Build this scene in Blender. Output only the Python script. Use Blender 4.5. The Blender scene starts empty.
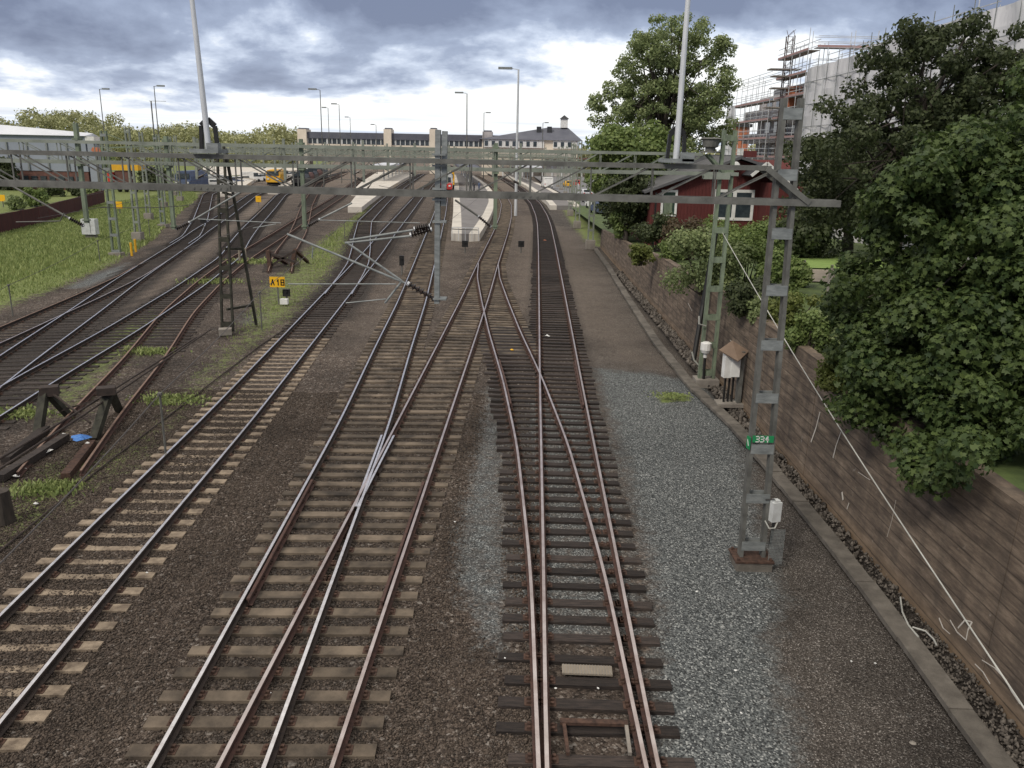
import bpy, math, random
import numpy as np
from math import sin, cos, tan, pi, radians, sqrt, atan2
from mathutils import Vector, Matrix, Euler
random.seed(7); rng = np.random.default_rng(7)
C = bpy.context.scene.collection

# ------------------------------------------------------------------ camera
EYE = 8.14; PITCH = radians(15.7); ROLL = 0.02; FPX = 828.0
cd = bpy.data.cameras.new('camera'); cam = bpy.data.objects.new('camera', cd); C.objects.link(cam)
cam.location = (0, 0, EYE)
cam.rotation_euler = (Matrix.Rotation(radians(90) - PITCH, 3, 'X') @ Matrix.Rotation(ROLL, 3, 'Z')).to_euler()
cd.sensor_width = 36; cd.lens = FPX / 1024 * 36; cd.clip_start = 0.1; cd.clip_end = 6000
bpy.context.scene.camera = cam

# ------------------------------------------------------------------ world, sun, exposure
SUN_EL, SUN_AZ = radians(42), radians(-142)      # azimuth from +Y towards +X
W = bpy.data.worlds.new('World'); bpy.context.scene.world = W; W.use_nodes = True
def build_world():
    nt = W.node_tree; N = nt.nodes; L = nt.links; N.clear()
    out = N.new('ShaderNodeOutputWorld'); bg = N.new('ShaderNodeBackground'); L.new(bg.outputs[0], out.inputs[0])
    sky = N.new('ShaderNodeTexSky'); sky.sky_type = 'NISHITA'; sky.sun_disc = False
    sky.sun_elevation = SUN_EL; sky.sun_rotation = SUN_AZ; sky.air_density = 1.2; sky.dust_density = 1.5
    tc = N.new('ShaderNodeTexCoord'); sep = N.new('ShaderNodeSeparateXYZ'); L.new(tc.outputs['Generated'], sep.inputs[0])
    def M(op, a, b=None, c=None, clamp=False):
        n = N.new('ShaderNodeMath'); n.operation = op; n.use_clamp = clamp
        for i, v in enumerate((a, b, c)):
            if v is None: continue
            if isinstance(v, (int, float)): n.inputs[i].default_value = v
            else: L.new(v, n.inputs[i])
        return n.outputs[0]
    az = M('ARCTAN2', sep.outputs[0], sep.outputs[1]); el = M('ARCSINE', sep.outputs[2])
    # clouds hang in sheets: far rows are squeezed towards the horizon
    v = M('LOGARITHM', M('ADD', M('MAXIMUM', el, 0.0), 0.035), 2.718)
    cmb = N.new('ShaderNodeCombineXYZ'); L.new(M('MULTIPLY', az, 5.5), cmb.inputs[0]); L.new(M('MULTIPLY', v, 1.75), cmb.inputs[1]); cmb.inputs[2].default_value = 3.7
    def noise(vec, sc, det, rough, dist=0.0, off=0.0):
        m = N.new('ShaderNodeMapping'); m.inputs['Location'].default_value = (off, off*.7, off*1.3); L.new(vec, m.inputs[0])
        n = N.new('ShaderNodeTexNoise'); n.inputs['Scale'].default_value = sc; n.inputs['Detail'].default_value = det
        n.inputs['Roughness'].default_value = rough; n.inputs['Distortion'].default_value = dist
        L.new(m.outputs[0], n.inputs[0]); return n.outputs[0]
    big = noise(cmb.outputs[0], 0.62, 8, 0.52, 0.2, 5.1)
    fine = noise(cmb.outputs[0], 2.6, 9, 0.6, 0.15, 7.0)
    c2 = N.new('ShaderNodeCombineXYZ'); L.new(M('MULTIPLY', az, 3.0), c2.inputs[0]); L.new(M('MULTIPLY', v, 5.0), c2.inputs[1])
    streak = noise(c2.outputs[0], 1.6, 7, 0.55, 0.3, 4.0)
    def ramp(fac, pts, interp='EASE'):
        r = N.new('ShaderNodeValToRGB'); r.color_ramp.interpolation = interp; e = r.color_ramp.elements
        while len(e) < len(pts): e.new(0.5)
        for k, (p, col) in enumerate(pts): e[k].position = p; e[k].color = (*col, 1)
        L.new(fac, r.inputs[0]); return r.outputs[0]
    def mix(f, a, b):
        n = N.new('ShaderNodeMix'); n.data_type = 'RGBA'
        if isinstance(f, (int, float)): n.inputs[0].default_value = f
        else: L.new(f, n.inputs[0])
        for i, q in ((6, a), (7, b)):
            if isinstance(q, tuple): n.inputs[i].default_value = (*q, 1)
            else: L.new(q, n.inputs[i])
        return n.outputs[2]
    # darkness of the cloud deck: grows with elevation, broken by noise
    eln = M('DIVIDE', el, 0.18, clamp=True)
    dk = M('ADD', M('MULTIPLY', eln, 1.42), M('MULTIPLY', M('SUBTRACT', big, 0.5), 3.0))
    dk = M('ADD', dk, M('MULTIPLY', M('SUBTRACT', fine, 0.5), 0.75))
    azr = M('MULTIPLY', M('SUBTRACT', M('ABSOLUTE', M('SUBTRACT', az, -0.02)), 0.25), 0.45)
    dk = M('ADD', dk, azr)
    dk = M('ADD', dk, -0.31)
    cloud = ramp(dk, [(0.0, (1.02, 1.02, 1.0)), (0.22, (0.93, 0.96, 1.0)), (0.34, (0.58, 0.65, 0.80)), (0.5, (0.33, 0.385, 0.53)), (0.85, (0.17, 0.20, 0.31))], 'LINEAR')
    # low band: pale streaks between blue-grey ones
    low = ramp(streak, [(0.32, (0.42, 0.50, 0.69)), (0.45, (0.60, 0.69, 0.86)), (0.55, (0.86, 0.91, 0.98)), (0.68, (1.0, 1.0, 1.0))], 'LINEAR')
    lowf = M('SUBTRACT', 1.0, M('DIVIDE', M('ADD', el, M('MULTIPLY', M('SUBTRACT', big, 0.5), 0.10)), 0.052, clamp=True), clamp=True)
    col = mix(lowf, cloud, low)
    # overhead the deck is thinner and brighter
    over = M('DIVIDE', M('SUBTRACT', el, 0.30), 0.5, clamp=True)
    col = mix(over, col, (1.15, 1.08, 0.98))
    # bits of the clear sky behind
    bgm = N.new('ShaderNodeVectorMath'); bgm.operation = 'SCALE'; L.new(sky.outputs[0], bgm.inputs[0]); bgm.inputs['Scale'].default_value = 0.8
    cs = N.new('ShaderNodeVectorMath'); cs.operation = 'SCALE'; L.new(col, cs.inputs[0]); cs.inputs['Scale'].default_value = 1/0.12*1.04
    col2 = mix(0.88, bgm.outputs[0], cs.outputs[0])
    L.new(col2, bg.inputs['Color']); bg.inputs['Strength'].default_value = 0.12
build_world()
sl = bpy.data.lights.new('sun', 'SUN'); so = bpy.data.objects.new('sun', sl); C.objects.link(so)
sl.energy = 1.6; sl.angle = radians(11); sl.color = (1, 0.93, 0.82)
d = Vector((sin(SUN_AZ)*cos(SUN_EL), cos(SUN_AZ)*cos(SUN_EL), sin(SUN_EL)))
so.rotation_euler = (-d).to_track_quat('-Z', 'Y').to_euler()
vs = bpy.context.scene.view_settings
vs.view_transform = 'Standard'; vs.look = 'None'; vs.exposure = 0.20; vs.gamma = 1

# ------------------------------------------------------------------ survey: sight line of the photograph -> point on the ground
def ray(px, py):
    x = px - 512; y = py - 384; c, s = cos(ROLL), sin(ROLL)
    x, y = x*c + y*s, -x*s + y*c
    return (x, FPX*cos(PITCH) - y*sin(PITCH), -FPX*sin(PITCH) - y*cos(PITCH))
def G(px, py, z=0.0):
    r = ray(px, py); t = (z - EYE)/r[2]; return (r[0]*t, r[1]*t)
def at(px, py, Y):
    r = ray(px, py); t = Y/r[1]; return Vector((r[0]*t, Y, EYE + r[2]*t))

# ------------------------------------------------------------------ materials
def mat(name, c1, c2=None, rough=0.8, metal=0.0, scale=3.0, bump=0.0, bscale=40.0, spec=0.3, stretch=(1, 1, 1), detail=6, lo=0.35, hi=0.65, perobj=0.0, transl=0.0, island=0.0):
    m = bpy.data.materials.new(name); m.use_nodes = True; nt = m.node_tree; N = nt.nodes; L = nt.links
    b = N['Principled BSDF']; b.inputs['Roughness'].default_value = rough; b.inputs['Metallic'].default_value = metal
    b.inputs['Specular IOR Level'].default_value = spec
    tc = N.new('ShaderNodeTexCoord'); mp = N.new('ShaderNodeMapping'); mp.inputs['Scale'].default_value = stretch; L.new(tc.outputs['Object'], mp.inputs[0])
    c2 = c2 or tuple(v*0.75 for v in c1)
    n = N.new('ShaderNodeTexNoise'); n.inputs['Scale'].default_value = scale; n.inputs['Detail'].default_value = detail; n.inputs['Roughness'].default_value = 0.62
    L.new(mp.outputs[0], n.inputs[0])
    mr = N.new('ShaderNodeMapRange'); mr.inputs[1].default_value = lo; mr.inputs[2].default_value = hi; L.new(n.outputs[0], mr.inputs[0])
    fac = mr.outputs[0]
    if island:
        gi = N.new('ShaderNodeNewGeometry'); ma = N.new('ShaderNodeMath'); ma.operation = 'MULTIPLY_ADD'; ma.inputs[1].default_value = island; L.new(gi.outputs['Random Per Island'], ma.inputs[0])
        mb = N.new('ShaderNodeMath'); mb.operation = 'MULTIPLY'; mb.inputs[1].default_value = 1 - island; L.new(fac, mb.inputs[0]); L.new(mb.outputs[0], ma.inputs[2]); fac = ma.outputs[0]
    mx = N.new('ShaderNodeMix'); mx.data_type = 'RGBA'; mx.inputs[6].default_value = (*c1, 1); mx.inputs[7].default_value = (*c2, 1); L.new(fac, mx.inputs[0])
    col = mx.outputs[2]
    if perobj:
        oi = N.new('ShaderNodeObjectInfo'); hs = N.new('ShaderNodeHueSaturation'); mv = N.new('ShaderNodeMapRange')
        mv.inputs[3].default_value = 1 - perobj; mv.inputs[4].default_value = 1 + perobj; L.new(oi.outputs['Random'], mv.inputs[0]); L.new(mv.outputs[0], hs.inputs['Value']); L.new(col, hs.inputs['Color']); col = hs.outputs[0]
    L.new(col, b.inputs['Base Color'])
    if bump:
        nb = N.new('ShaderNodeTexNoise'); nb.inputs['Scale'].default_value = bscale; nb.inputs['Detail'].default_value = 4; L.new(mp.outputs[0], nb.inputs[0])
        bp = N.new('ShaderNodeBump'); bp.inputs['Strength'].default_value = bump; bp.inputs['Distance'].default_value = 0.02; L.new(nb.outputs[0], bp.inputs['Height']); L.new(bp.outputs[0], b.inputs['Normal'])
    if transl:
        tr = N.new('ShaderNodeBsdfTranslucent'); L.new(col, tr.inputs[0]); ms = N.new('ShaderNodeMixShader'); ms.inputs[0].default_value = transl
        L.new(b.outputs[0], ms.inputs[1]); L.new(tr.outputs[0], ms.inputs[2]); L.new(ms.outputs[0], N['Material Output'].inputs[0])
    return m
M_ = {}
M_['railtop'] = mat('rail_head_steel', (0.90, 0.88, 0.87), (0.68, 0.64, 0.62), rough=0.25, metal=0.85, scale=6)
M_['railtop2'] = mat('rail_head_worn', (0.44, 0.36, 0.33), (0.66, 0.59, 0.56), rough=0.32, metal=0.8, scale=2)
M_['railrust'] = mat('rail_rust', (0.10, 0.055, 0.045), (0.055, 0.035, 0.03), rough=0.85, scale=8)
M_['raildark'] = mat('rail_dark', (0.035, 0.028, 0.025), (0.06, 0.045, 0.038), rough=0.8, scale=8)
M_['rusthead'] = mat('rusty_head', (0.16, 0.10, 0.075), (0.24, 0.165, 0.13), rough=0.7, scale=5)
M_['conc5'] = mat('concrete_sleeper_tan', (0.31, 0.25, 0.185), (0.12, 0.092, 0.068), scale=4, bump=0.4, perobj=0.12)
M_['concA'] = mat('concrete_sleeper_dirty', (0.17, 0.135, 0.10), (0.042, 0.034, 0.027), scale=1.3, bump=0.4, perobj=0.3)
M_['wood'] = mat('timber_sleeper', (0.055, 0.042, 0.036), (0.018, 0.015, 0.014), scale=3, stretch=(1, 9, 9), bump=0.8, bscale=12, rough=0.75, perobj=0.45)
M_['woodold'] = mat('timber_sleeper_old', (0.060, 0.048, 0.042), (0.028, 0.024, 0.022), scale=3, stretch=(1, 8, 8), bump=0.8, bscale=12, rough=0.85, perobj=0.35)
M_['plate'] = mat('rust_plate', (0.10, 0.058, 0.042), (0.04, 0.025, 0.02), scale=10, rough=0.85)
M_['galv'] = mat('galvanised_steel', (0.30, 0.32, 0.315), (0.18, 0.195, 0.195), scale=4, rough=0.6, metal=0.35, stretch=(1, 1, 3))
M_['galvd'] = mat('weathered_steel', (0.18, 0.18, 0.165), (0.10, 0.10, 0.092), scale=3, rough=0.7, metal=0.25)
M_['galvl'] = mat('pale_mast_steel', (0.66, 0.68, 0.70), (0.50, 0.52, 0.54), scale=2, rough=0.5, metal=0.2, stretch=(1, 1, .3))
M_['green'] = mat('green_mast_paint', (0.21, 0.26, 0.18), (0.12, 0.145, 0.105), scale=3, rough=0.65, stretch=(2, 2, .6))
M_['greenl'] = mat('pale_green_mast_paint', (0.27, 0.295, 0.25), (0.17, 0.19, 0.16), scale=1.5, rough=0.7)
M_['dkgreen'] = mat('old_dark_mast_paint', (0.055, 0.055, 0.04), (0.025, 0.024, 0.02), scale=4, rough=0.8)
M_['rubber'] = mat('insulator_brown', (0.018, 0.014, 0.013), (0.03, 0.02, 0.018), rough=0.35, spec=0.5)
M_['wire'] = mat('wire', (0.07, 0.065, 0.06), (0.10, 0.09, 0.085), rough=0.6)
M_['wirel'] = mat('pale_wire', (0.50, 0.50, 0.46), (0.36, 0.36, 0.33), rough=0.5, scale=1)
M_['conc'] = mat('concrete', (0.30, 0.275, 0.24), (0.19, 0.17, 0.15), scale=1.2, bump=0.4)
M_['concl'] = mat('pale_concrete', (0.62, 0.58, 0.52), (0.48, 0.45, 0.40), scale=.5, bump=0.1)  # bright tone also paints distant sunlight into the far platforms
M_['trough'] = mat('trough_concrete', (0.16, 0.145, 0.125), (0.085, 0.076, 0.066), scale=2.5, bump=0.6, perobj=.15)
M_['asph'] = mat('platform_asphalt', (0.21, 0.20, 0.195), (0.16, 0.15, 0.148), scale=.6, bump=0.3)
M_['road'] = mat('road_asphalt', (0.20, 0.20, 0.205), (0.14, 0.14, 0.145), scale=.3, bump=0.3)
M_['path'] = mat('garden_path', (0.30, 0.26, 0.21), (0.22, 0.19, 0.15), scale=2, bump=.5)
M_['white'] = mat('white_paint', (0.78, 0.78, 0.76), (0.62, 0.62, 0.60), scale=2, rough=0.5)
M_['offw'] = mat('off_white_cabinet', (0.62, 0.64, 0.64), (0.45, 0.46, 0.45), scale=3, rough=0.5)
M_['redwood'] = mat('red_timber_wall', (0.125, 0.032, 0.030), (0.090, 0.025, 0.024), scale=2, stretch=(6, 6, .5), rough=0.8, bump=.3)
M_['maroon'] = mat('maroon_fence_paint', (0.075, 0.022, 0.022), (0.045, 0.016, 0.016), scale=1, rough=0.85, stretch=(4, 4, .5))
M_['roofd'] = mat('dark_roof', (0.035, 0.037, 0.042), (0.055, 0.057, 0.062), scale=2, rough=0.75)
M_['roofg'] = mat('grey_metal_roof', (0.12, 0.12, 0.125), (0.085, 0.085, 0.09), scale=1, rough=0.55)
M_['slate'] = mat('station_roof', (0.12, 0.125, 0.15), (0.09, 0.095, 0.12), scale=.3, rough=0.7)
M_['glass'] = mat('dark_glass', (0.03, 0.04, 0.05), (0.05, 0.065, 0.075), rough=0.12, spec=0.6)
M_['gglass'] = mat('green_dark_glass', (0.03, 0.055, 0.045), (0.06, 0.09, 0.075), rough=0.15, spec=0.6)
M_['cream'] = mat('cream_render', (0.74, 0.66, 0.55), (0.64, 0.57, 0.47), scale=.5)
M_['warehouse'] = mat('grey_sheet_wall', (0.30, 0.33, 0.38), (0.26, 0.29, 0.34), scale=.3, rough=.6)
M_['wroof'] = mat('pale_sheet_roof', (0.66, 0.68, 0.72), (0.52, 0.54, 0.58), scale=.1, rough=0.5)
M_['brick'] = mat('brown_red_brick', (0.16, 0.075, 0.06), (0.10, 0.055, 0.048), scale=1.5)
M_['yellow'] = mat('yellow_paint', (0.75, 0.42, 0.03), (0.62, 0.34, 0.03), scale=1, rough=.5)
M_['sign'] = mat('yellow_sign', (0.85, 0.48, 0.02), (0.80, 0.44, 0.02), scale=1, rough=.5)
M_['black'] = mat('black_paint', (0.015, 0.015, 0.015), (0.022, 0.022, 0.022), rough=0.5)
M_['red'] = mat('red_paint', (0.55, 0.04, 0.03), (0.45, 0.035, 0.03), scale=1, rough=.45)
M_['orange'] = mat('orange_paint', (0.52, 0.19, 0.10), (0.42, 0.15, 0.08), scale=1, rough=.6)
M_['blue'] = mat('blue_cloth', (0.04, 0.13, 0.42), (0.10, 0.25, 0.55), scale=12, rough=.7)
M_['bluegrey'] = mat('blue_grey_paint', (0.09, 0.12, 0.20), (0.07, 0.09, 0.15), scale=1)
M_['signgreen'] = mat('green_plate', (0.02, 0.25, 0.09), (0.02, 0.21, 0.08), rough=.5)
M_['brownbox'] = mat('brown_tin_roof', (0.21, 0.15, 0.11), (0.16, 0.115, 0.085), rough=.7)
M_['wrap'] = mat('scaffold_sheeting', (0.74, 0.74, 0.76), (0.50, 0.50, 0.53), scale=.6, stretch=(1, 1, .25), rough=.7)
M_['wrapg'] = mat('grey_building_wall', (0.48, 0.45, 0.44), (0.36, 0.34, 0.34), scale=.5)
M_['deck'] = mat('scaffold_deck', (0.30, 0.27, 0.24), (0.20, 0.18, 0.17), scale=2)
M_['pinkpaint'] = mat('pink_guard_board', (0.42, 0.27, 0.26), (0.34, 0.22, 0.21), scale=2)
M_['bark'] = mat('bark', (0.075, 0.062, 0.05), (0.035, 0.03, 0.026), scale=6, stretch=(1, 1, .3), bump=.8, bscale=10)
def leafmat(n, a, b, t=0.35, isl=0.75): return mat(n, a, b, rough=0.55, spec=0.3, scale=0.9, island=isl, transl=t)
M_['maple'] = leafmat('maple_leaves', (0.026, 0.052, 0.017), (0.12, 0.165, 0.05))
M_['dkleaf'] = leafmat('dark_leaves', (0.038, 0.054, 0.024), (0.095, 0.115, 0.05))
M_['elm'] = leafmat('soft_green_leaves', (0.14, 0.19, 0.08), (0.31, 0.36, 0.16))
M_['brush'] = leafmat('bush_leaves', (0.10, 0.155, 0.045), (0.24, 0.30, 0.10))
M_['ybush'] = leafmat('yellow_green_leaves', (0.10, 0.13, 0.03), (0.18, 0.20, 0.06))
M_['bbush'] = leafmat('olive_brown_leaves', (0.07, 0.055, 0.03), (0.11, 0.08, 0.045))
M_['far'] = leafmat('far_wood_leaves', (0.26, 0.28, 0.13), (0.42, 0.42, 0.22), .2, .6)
M_['grassb'] = leafmat('grass_blades', (0.16, 0.22, 0.07), (0.34, 0.38, 0.15), .2)
M_['skin'] = mat('skin', (0.5, 0.33, 0.25), rough=.6)
M_['cloth'] = mat('dark_cloth', (0.03, 0.035, 0.05), rough=.9); M_['cloth2'] = mat('white_cloth', (0.65, 0.65, 0.65), rough=.9)

# ------------------------------------------------------------------ object helpers
ORG = {}
def tag(o, label=None, cat=None, group=None, kind=None):
    if label: o['label'] = label
    if cat: o['category'] = cat
    if group: o['group'] = group
    if kind: o['kind'] = kind
    return o
def thing(name, label, cat, loc=(0, 0, 0), group=None):
    o = bpy.data.objects.new(name, None); o.empty_display_size = .3; C.objects.link(o); o.location = loc; ORG[o.name] = Vector(loc)
    return tag(o, label, cat, group)
class MB:
    def __init__(s): s.v = []; s.f = []; s.m = []
    def add(s, vs, fs, mi=0):
        b = len(s.v); s.v += [tuple(v) for v in vs]; s.f += [tuple(b+i for i in f) for f in fs]; s.m += [mi]*len(fs); return s
    def box(s, c, size, rz=0.0, mi=0, rot=None):
        hx, hy, hz = size[0]/2, size[1]/2, size[2]/2
        R = rot if rot is not None else Matrix.Rotation(rz, 3, 'Z')
        vs = [Vector(c) + R @ Vector((x*hx, y*hy, z*hz)) for x in (-1, 1) for y in (-1, 1) for z in (-1, 1)]
        return s.add(vs, [(0, 1, 3, 2), (4, 6, 7, 5), (0, 4, 5, 1), (2, 3, 7, 6), (0, 2, 6, 4), (1, 5, 7, 3)], mi)
    def bar(s, a, b, w, h=None, mi=0, up=(0, 0, 1)):
        h = h or w; a = Vector(a); b = Vector(b); d = b - a; L = d.length; d.normalize(); u = Vector(up)
        if abs(d.dot(u)) > .99: u = Vector((0, 1, 0))
        x = d.cross(u).normalized(); z = x.cross(d).normalized()
        vs = []
        for p in (a, b):
            for sx, sz in ((-1, -1), (1, -1), (1, 1), (-1, 1)): vs.append(p + x*sx*w/2 + z*sz*h/2)
        return s.add(vs, [(3, 2, 1, 0), (4, 5, 6, 7), (0, 1, 5, 4), (1, 2, 6, 5), (2, 3, 7, 6), (3, 0, 4, 7)], mi)
    def tube(s, pts, r, n=8, mi=0, r2=None, cap=True):
        pts = [Vector(p) for p in pts]; k = len(pts); rs = r if isinstance(r, (list, tuple)) else [r + ((r2 if r2 is not None else r) - r)*i/(k-1) for i in range(k)]
        b = len(s.v); prev = None
        for i, p in enumerate(pts):
            d = (pts[min(i+1, k-1)] - pts[max(i-1, 0)]).normalized(); u = Vector((0, 0, 1)) if abs(d.z) < .9 else Vector((1, 0, 0))
            x = d.cross(u).normalized(); y = x.cross(d)
            s.v += [tuple(p + (x*cos(2*pi*j/n) + y*sin(2*pi*j/n))*rs[i]) for j in range(n)]
        for i in range(k-1):
            for j in range(n):
                s.f.append((b+i*n+j, b+i*n+(j+1) % n, b+(i+1)*n+(j+1) % n, b+(i+1)*n+j)); s.m.append(mi)
        if cap:
            s.f.append(tuple(b+j for j in range(n))[::-1]); s.f.append(tuple(b+(k-1)*n+j for j in range(n))); s.m += [mi, mi]
        return s
    def prism(s, poly, z0, z1, mi=0):
        n = len(poly); vs = [(p[0], p[1], z0) for p in poly] + [(p[0], p[1], z1) for p in poly]
        fs = [tuple(range(n))[::-1], tuple(range(n, 2*n))] + [(i, (i+1) % n, n+(i+1) % n, n+i) for i in range(n)]
        return s.add(vs, fs, mi)
    def build(s, name, mats, parent=None, smooth=False, **kw):
        if not isinstance(mats, (list, tuple)): mats = [mats]
        me = bpy.data.meshes.new(name); o0 = ORG.get(parent.name, Vector((0, 0, 0))) if parent else Vector((0, 0, 0))
        vs = [(v[0]-o0[0], v[1]-o0[1], v[2]-o0[2]) for v in s.v]
        me.from_pydata(vs, [], s.f)
        for m in mats: me.materials.append(M_[m] if isinstance(m, str) else m)
        if len(mats) > 1: me.polygons.foreach_set('material_index', s.m)
        if smooth: me.polygons.foreach_set('use_smooth', [True]*len(s.f))
        me.update(); o = bpy.data.objects.new(name, me); C.objects.link(o)
        if parent: o.parent = parent
        ORG[o.name] = o0.copy() if parent else Vector((0, 0, 0))
        if kw: tag(o, kw.get('label'), kw.get('cat'), kw.get('group'), kw.get('kind'))
        return o
def npmesh(name, V, F, nper, mats, parent=None, midx=None, **kw):
    me = bpy.data.meshes.new(name); o0 = np.array(ORG.get(parent.name, (0, 0, 0))) if parent else np.zeros(3)
    V = (V - o0).astype(np.float32); nf = len(F)
    me.vertices.add(len(V)); me.vertices.foreach_set('co', V.ravel())
    me.loops.add(nf*nper); me.loops.foreach_set('vertex_index', F.astype(np.int32).ravel())
    me.polygons.add(nf); me.polygons.foreach_set('loop_start', np.arange(nf, dtype=np.int32)*nper)
    for m in mats: me.materials.append(M_[m] if isinstance(m, str) else m)
    if midx is not None: me.polygons.foreach_set('material_index', midx.astype(np.int32))
    me.update(calc_edges=True); me.validate()
    o = bpy.data.objects.new(name, me); C.objects.link(o)
    if parent: o.parent = parent
    ORG[o.name] = Vector(o0)
    if kw: tag(o, kw.get('label'), kw.get('cat'), kw.get('group'), kw.get('kind'))
    return o
def dup(root, loc, rz=None, label=None, group=None):
    r = root.copy(); C.objects.link(r); r.location = loc
    if rz is not None: r.rotation_euler = (0, 0, rz)
    if label: r['label'] = label
    if group: r['group'] = group
    for ch in list(root.children):
        c = ch.copy(); C.objects.link(c); c.parent = r
        for g in list(ch.children):
            q = g.copy(); C.objects.link(q); q.parent = c
    return r
def text_bars(mb, s, origin, h, right, mi=0, up=Vector((0, 0, 1)), out=Vector((0, -1, 0)), th=.12):
    """block letters out of thin bars on a sign face"""
    SEG = {'A': [(0, 0, .5, 1), (.5, 1, 1, 0), (.22, .4, .78, .4)], '1': [(.5, 0, .5, 1), (.2, .75, .5, 1)],
           '8': [(0, 0, 1, 0), (0, .5, 1, .5), (0, 1, 1, 1), (0, 0, 0, 1), (1, 0, 1, 1)],
           '3': [(0, 0, 1, 0), (.2, .5, 1, .5), (0, 1, 1, 1), (1, 0, 1, 1)],
           '4': [(.75, 0, .75, 1), (0, .4, 1, .4), (0, .4, .65, 1)], ' ': []}
    x = 0.0; w = h*.55
    for ch in s:
        for a, b, c, e in SEG[ch]:
            p = Vector(origin) + right*(x + a*w) + up*(b*h); q = Vector(origin) + right*(x + c*w) + up*(e*h)
            dd = (q-p).normalized()*h*th*.5
            mb.bar(p-dd, q+dd, h*th, .006, mi, up=out)
        x += w + h*.28 if ch != ' ' else h*.25
# ------------------------------------------------------------------ tracks: centre lines X(Y), metres
def curve(pts, sm=5.0):
    ys = np.arange(pts[0][1], pts[-1][1]+.01, .5); xs = np.interp(ys, [p[1] for p in pts], [p[0] for p in pts])
    k = int(sm*2); w = np.exp(-np.linspace(-2, 2, 2*k+1)**2); w /= w.sum()
    xl = 2*xs[0]-xs[1:k+1][::-1]; xr = 2*xs[-1]-xs[-k-1:-1][::-1]
    xs = np.convolve(np.concatenate([xl, xs, xr]), w, 'valid'); return ys, xs
class Line:
    def __init__(s, pts, sm=5.0): s.y, s.x = curve(pts, sm); s.y0, s.y1 = s.y[0], s.y[-1]
    def __call__(s, Y): return float(np.interp(Y, s.y, s.x))
    def has(s, Y): return s.y0 <= Y <= s.y1
    def nrm(s, Y):
        t = Vector((s(Y+.5)-s(Y-.5), 1.0, 0)); t.normalize(); return Vector((t.y, -t.x, 0)), t
T1 = Line([(1.30, 6.5), (1.31, 9.3), (1.45, 14.7), (1.76, 29), (2.17, 45.8), (2.8, 72), (3.28, 95), (3.4, 110), (3.2, 135), (2.0, 165), (.6, 195), (-2.5, 240), (-6, 285)])
T2 = Line([(1.23, 6.5), (1.21, 9.3), (1.2, 14.7), (.93, 22), (.42, 28.9), (-.35, 37), (-1.0, 45), (-1.66, 54), (-1.93, 62)], 3)
B_ = Line([(-3.12, 6.5), (-3.06, 9.2), (-2.58, 28.6), (-2.4, 36), (-2.15, 47), (-1.96, 60), (-1.45, 86), (-1.25, 105), (-1.4, 130), (-2.8, 165), (-5.2, 200), (-9, 240), (-14, 290)])
A_ = Line([(-3.88, 6.5), (-3.95, 9.2), (-4.42, 23.7), (-4.95, 33), (-5.5, 44), (-6.1, 53.4), (-6.85, 65), (-7.9, 81), (-9.75, 108.5), (-12.4, 145), (-15.5, 190), (-21, 260), (-24, 290)])
T5 = Line([(-7.75, 6.5), (-8.17, 14), (-8.57, 23.5), (-9.35, 36), (-10.25, 50), (-11.2, 65), (-12.45, 82), (-14, 105), (-16.7, 144), (-20.2, 200), (-25, 290)])
D_ = Line([(-9.95, 46.5), (-10.65, 54), (-11.3, 60), (-12.8, 69.5), (-14.1, 77), (-17.1, 95.6), (-20, 126), (-23, 160), (-27, 214), (-32, 290)], 3)
T7 = Line([(-14.6, 8), (-15.6, 18), (-16.15, 23.8), (-16.6, 27.4), (-17.4, 36), (-18.95, 48), (-20, 54.5), (-21.2, 62), (-24, 73), (-26.6, 84), (-33.2, 114), (-40.2, 145), (-52, 220), (-60, 300)])
T6 = Line([(-11.6, 19.4), (-12.75, 24), (-14.2, 30.8), (-16.6, 40.2), (-18.6, 50.5), (-20.1, 60), (-22.4, 80), (-24.4, 96), (-27.7, 124), (-29.8, 142), (-38, 200), (-50, 300)])
I_ = Line([(-15.6, 55), (-18, 65), (-20.8, 80), (-24.3, 96), (-29.7, 120), (-34.6, 143.8), (-46, 200), (-56, 280)])
T8 = Line([(-14.5, 10), (-16.2, 20), (-18.1, 27), (-19.05, 31), (-21.1, 40), (-23.6, 50.5), (-25.8, 60.5), (-28.5, 73), (-30.3, 80.5), (-34.3, 99), (-44.5, 143), (-58, 220), (-70, 300)])
T9 = Line([(-21.2, 26), (-21.8, 33), (-22.3, 37.5), (-23, 44), (-24.0, 51.5), (-25.8, 60.5)], 3)
E_ = Line([(-28.2, 70), (-29.6, 76.5), (-35.5, 94.8), (-52, 143), (-66, 200), (-84, 300)], 3)
ALL = [T1, B_, A_, T5, D_, T7, T6, I_, T8, T9, E_]

RP = [(-.029, .195), (.029, .195), (.036, .165), (.012, .152), (.010, .065), (.065, .055), (.068, .045), (-.068, .045), (-.065, .055), (-.010, .065), (-.012, .152), (-.036, .165)]
def rail(mb, line, off, y0, y1, zo=0.0, head=0, side=1):
    ys = []; y = y0
    while y < y1: ys.append(y); y += 1.0 if y < 60 else 3.0
    ys.append(y1); b = len(mb.v); n = len(RP)
    for y in ys:
        nv, t = line.nrm(y); c = Vector((line(y), y, zo)) + nv*off
        mb.v += [tuple(c + nv*px + Vector((0, 0, pz))) for px, pz in RP]
    for i in range(len(ys)-1):
        for j in range(n):
            mb.f.append((b+i*n+j, b+i*n+(j+1) % n, b+(i+1)*n+(j+1) % n, b+(i+1)*n+j)); mb.m.append(head if j == 0 else side)
    mb.f.append(tuple(b+j for j in range(n))[::-1]); mb.f.append(tuple(b+(len(ys)-1)*n+j for j in range(n))); mb.m += [side, side]
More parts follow.
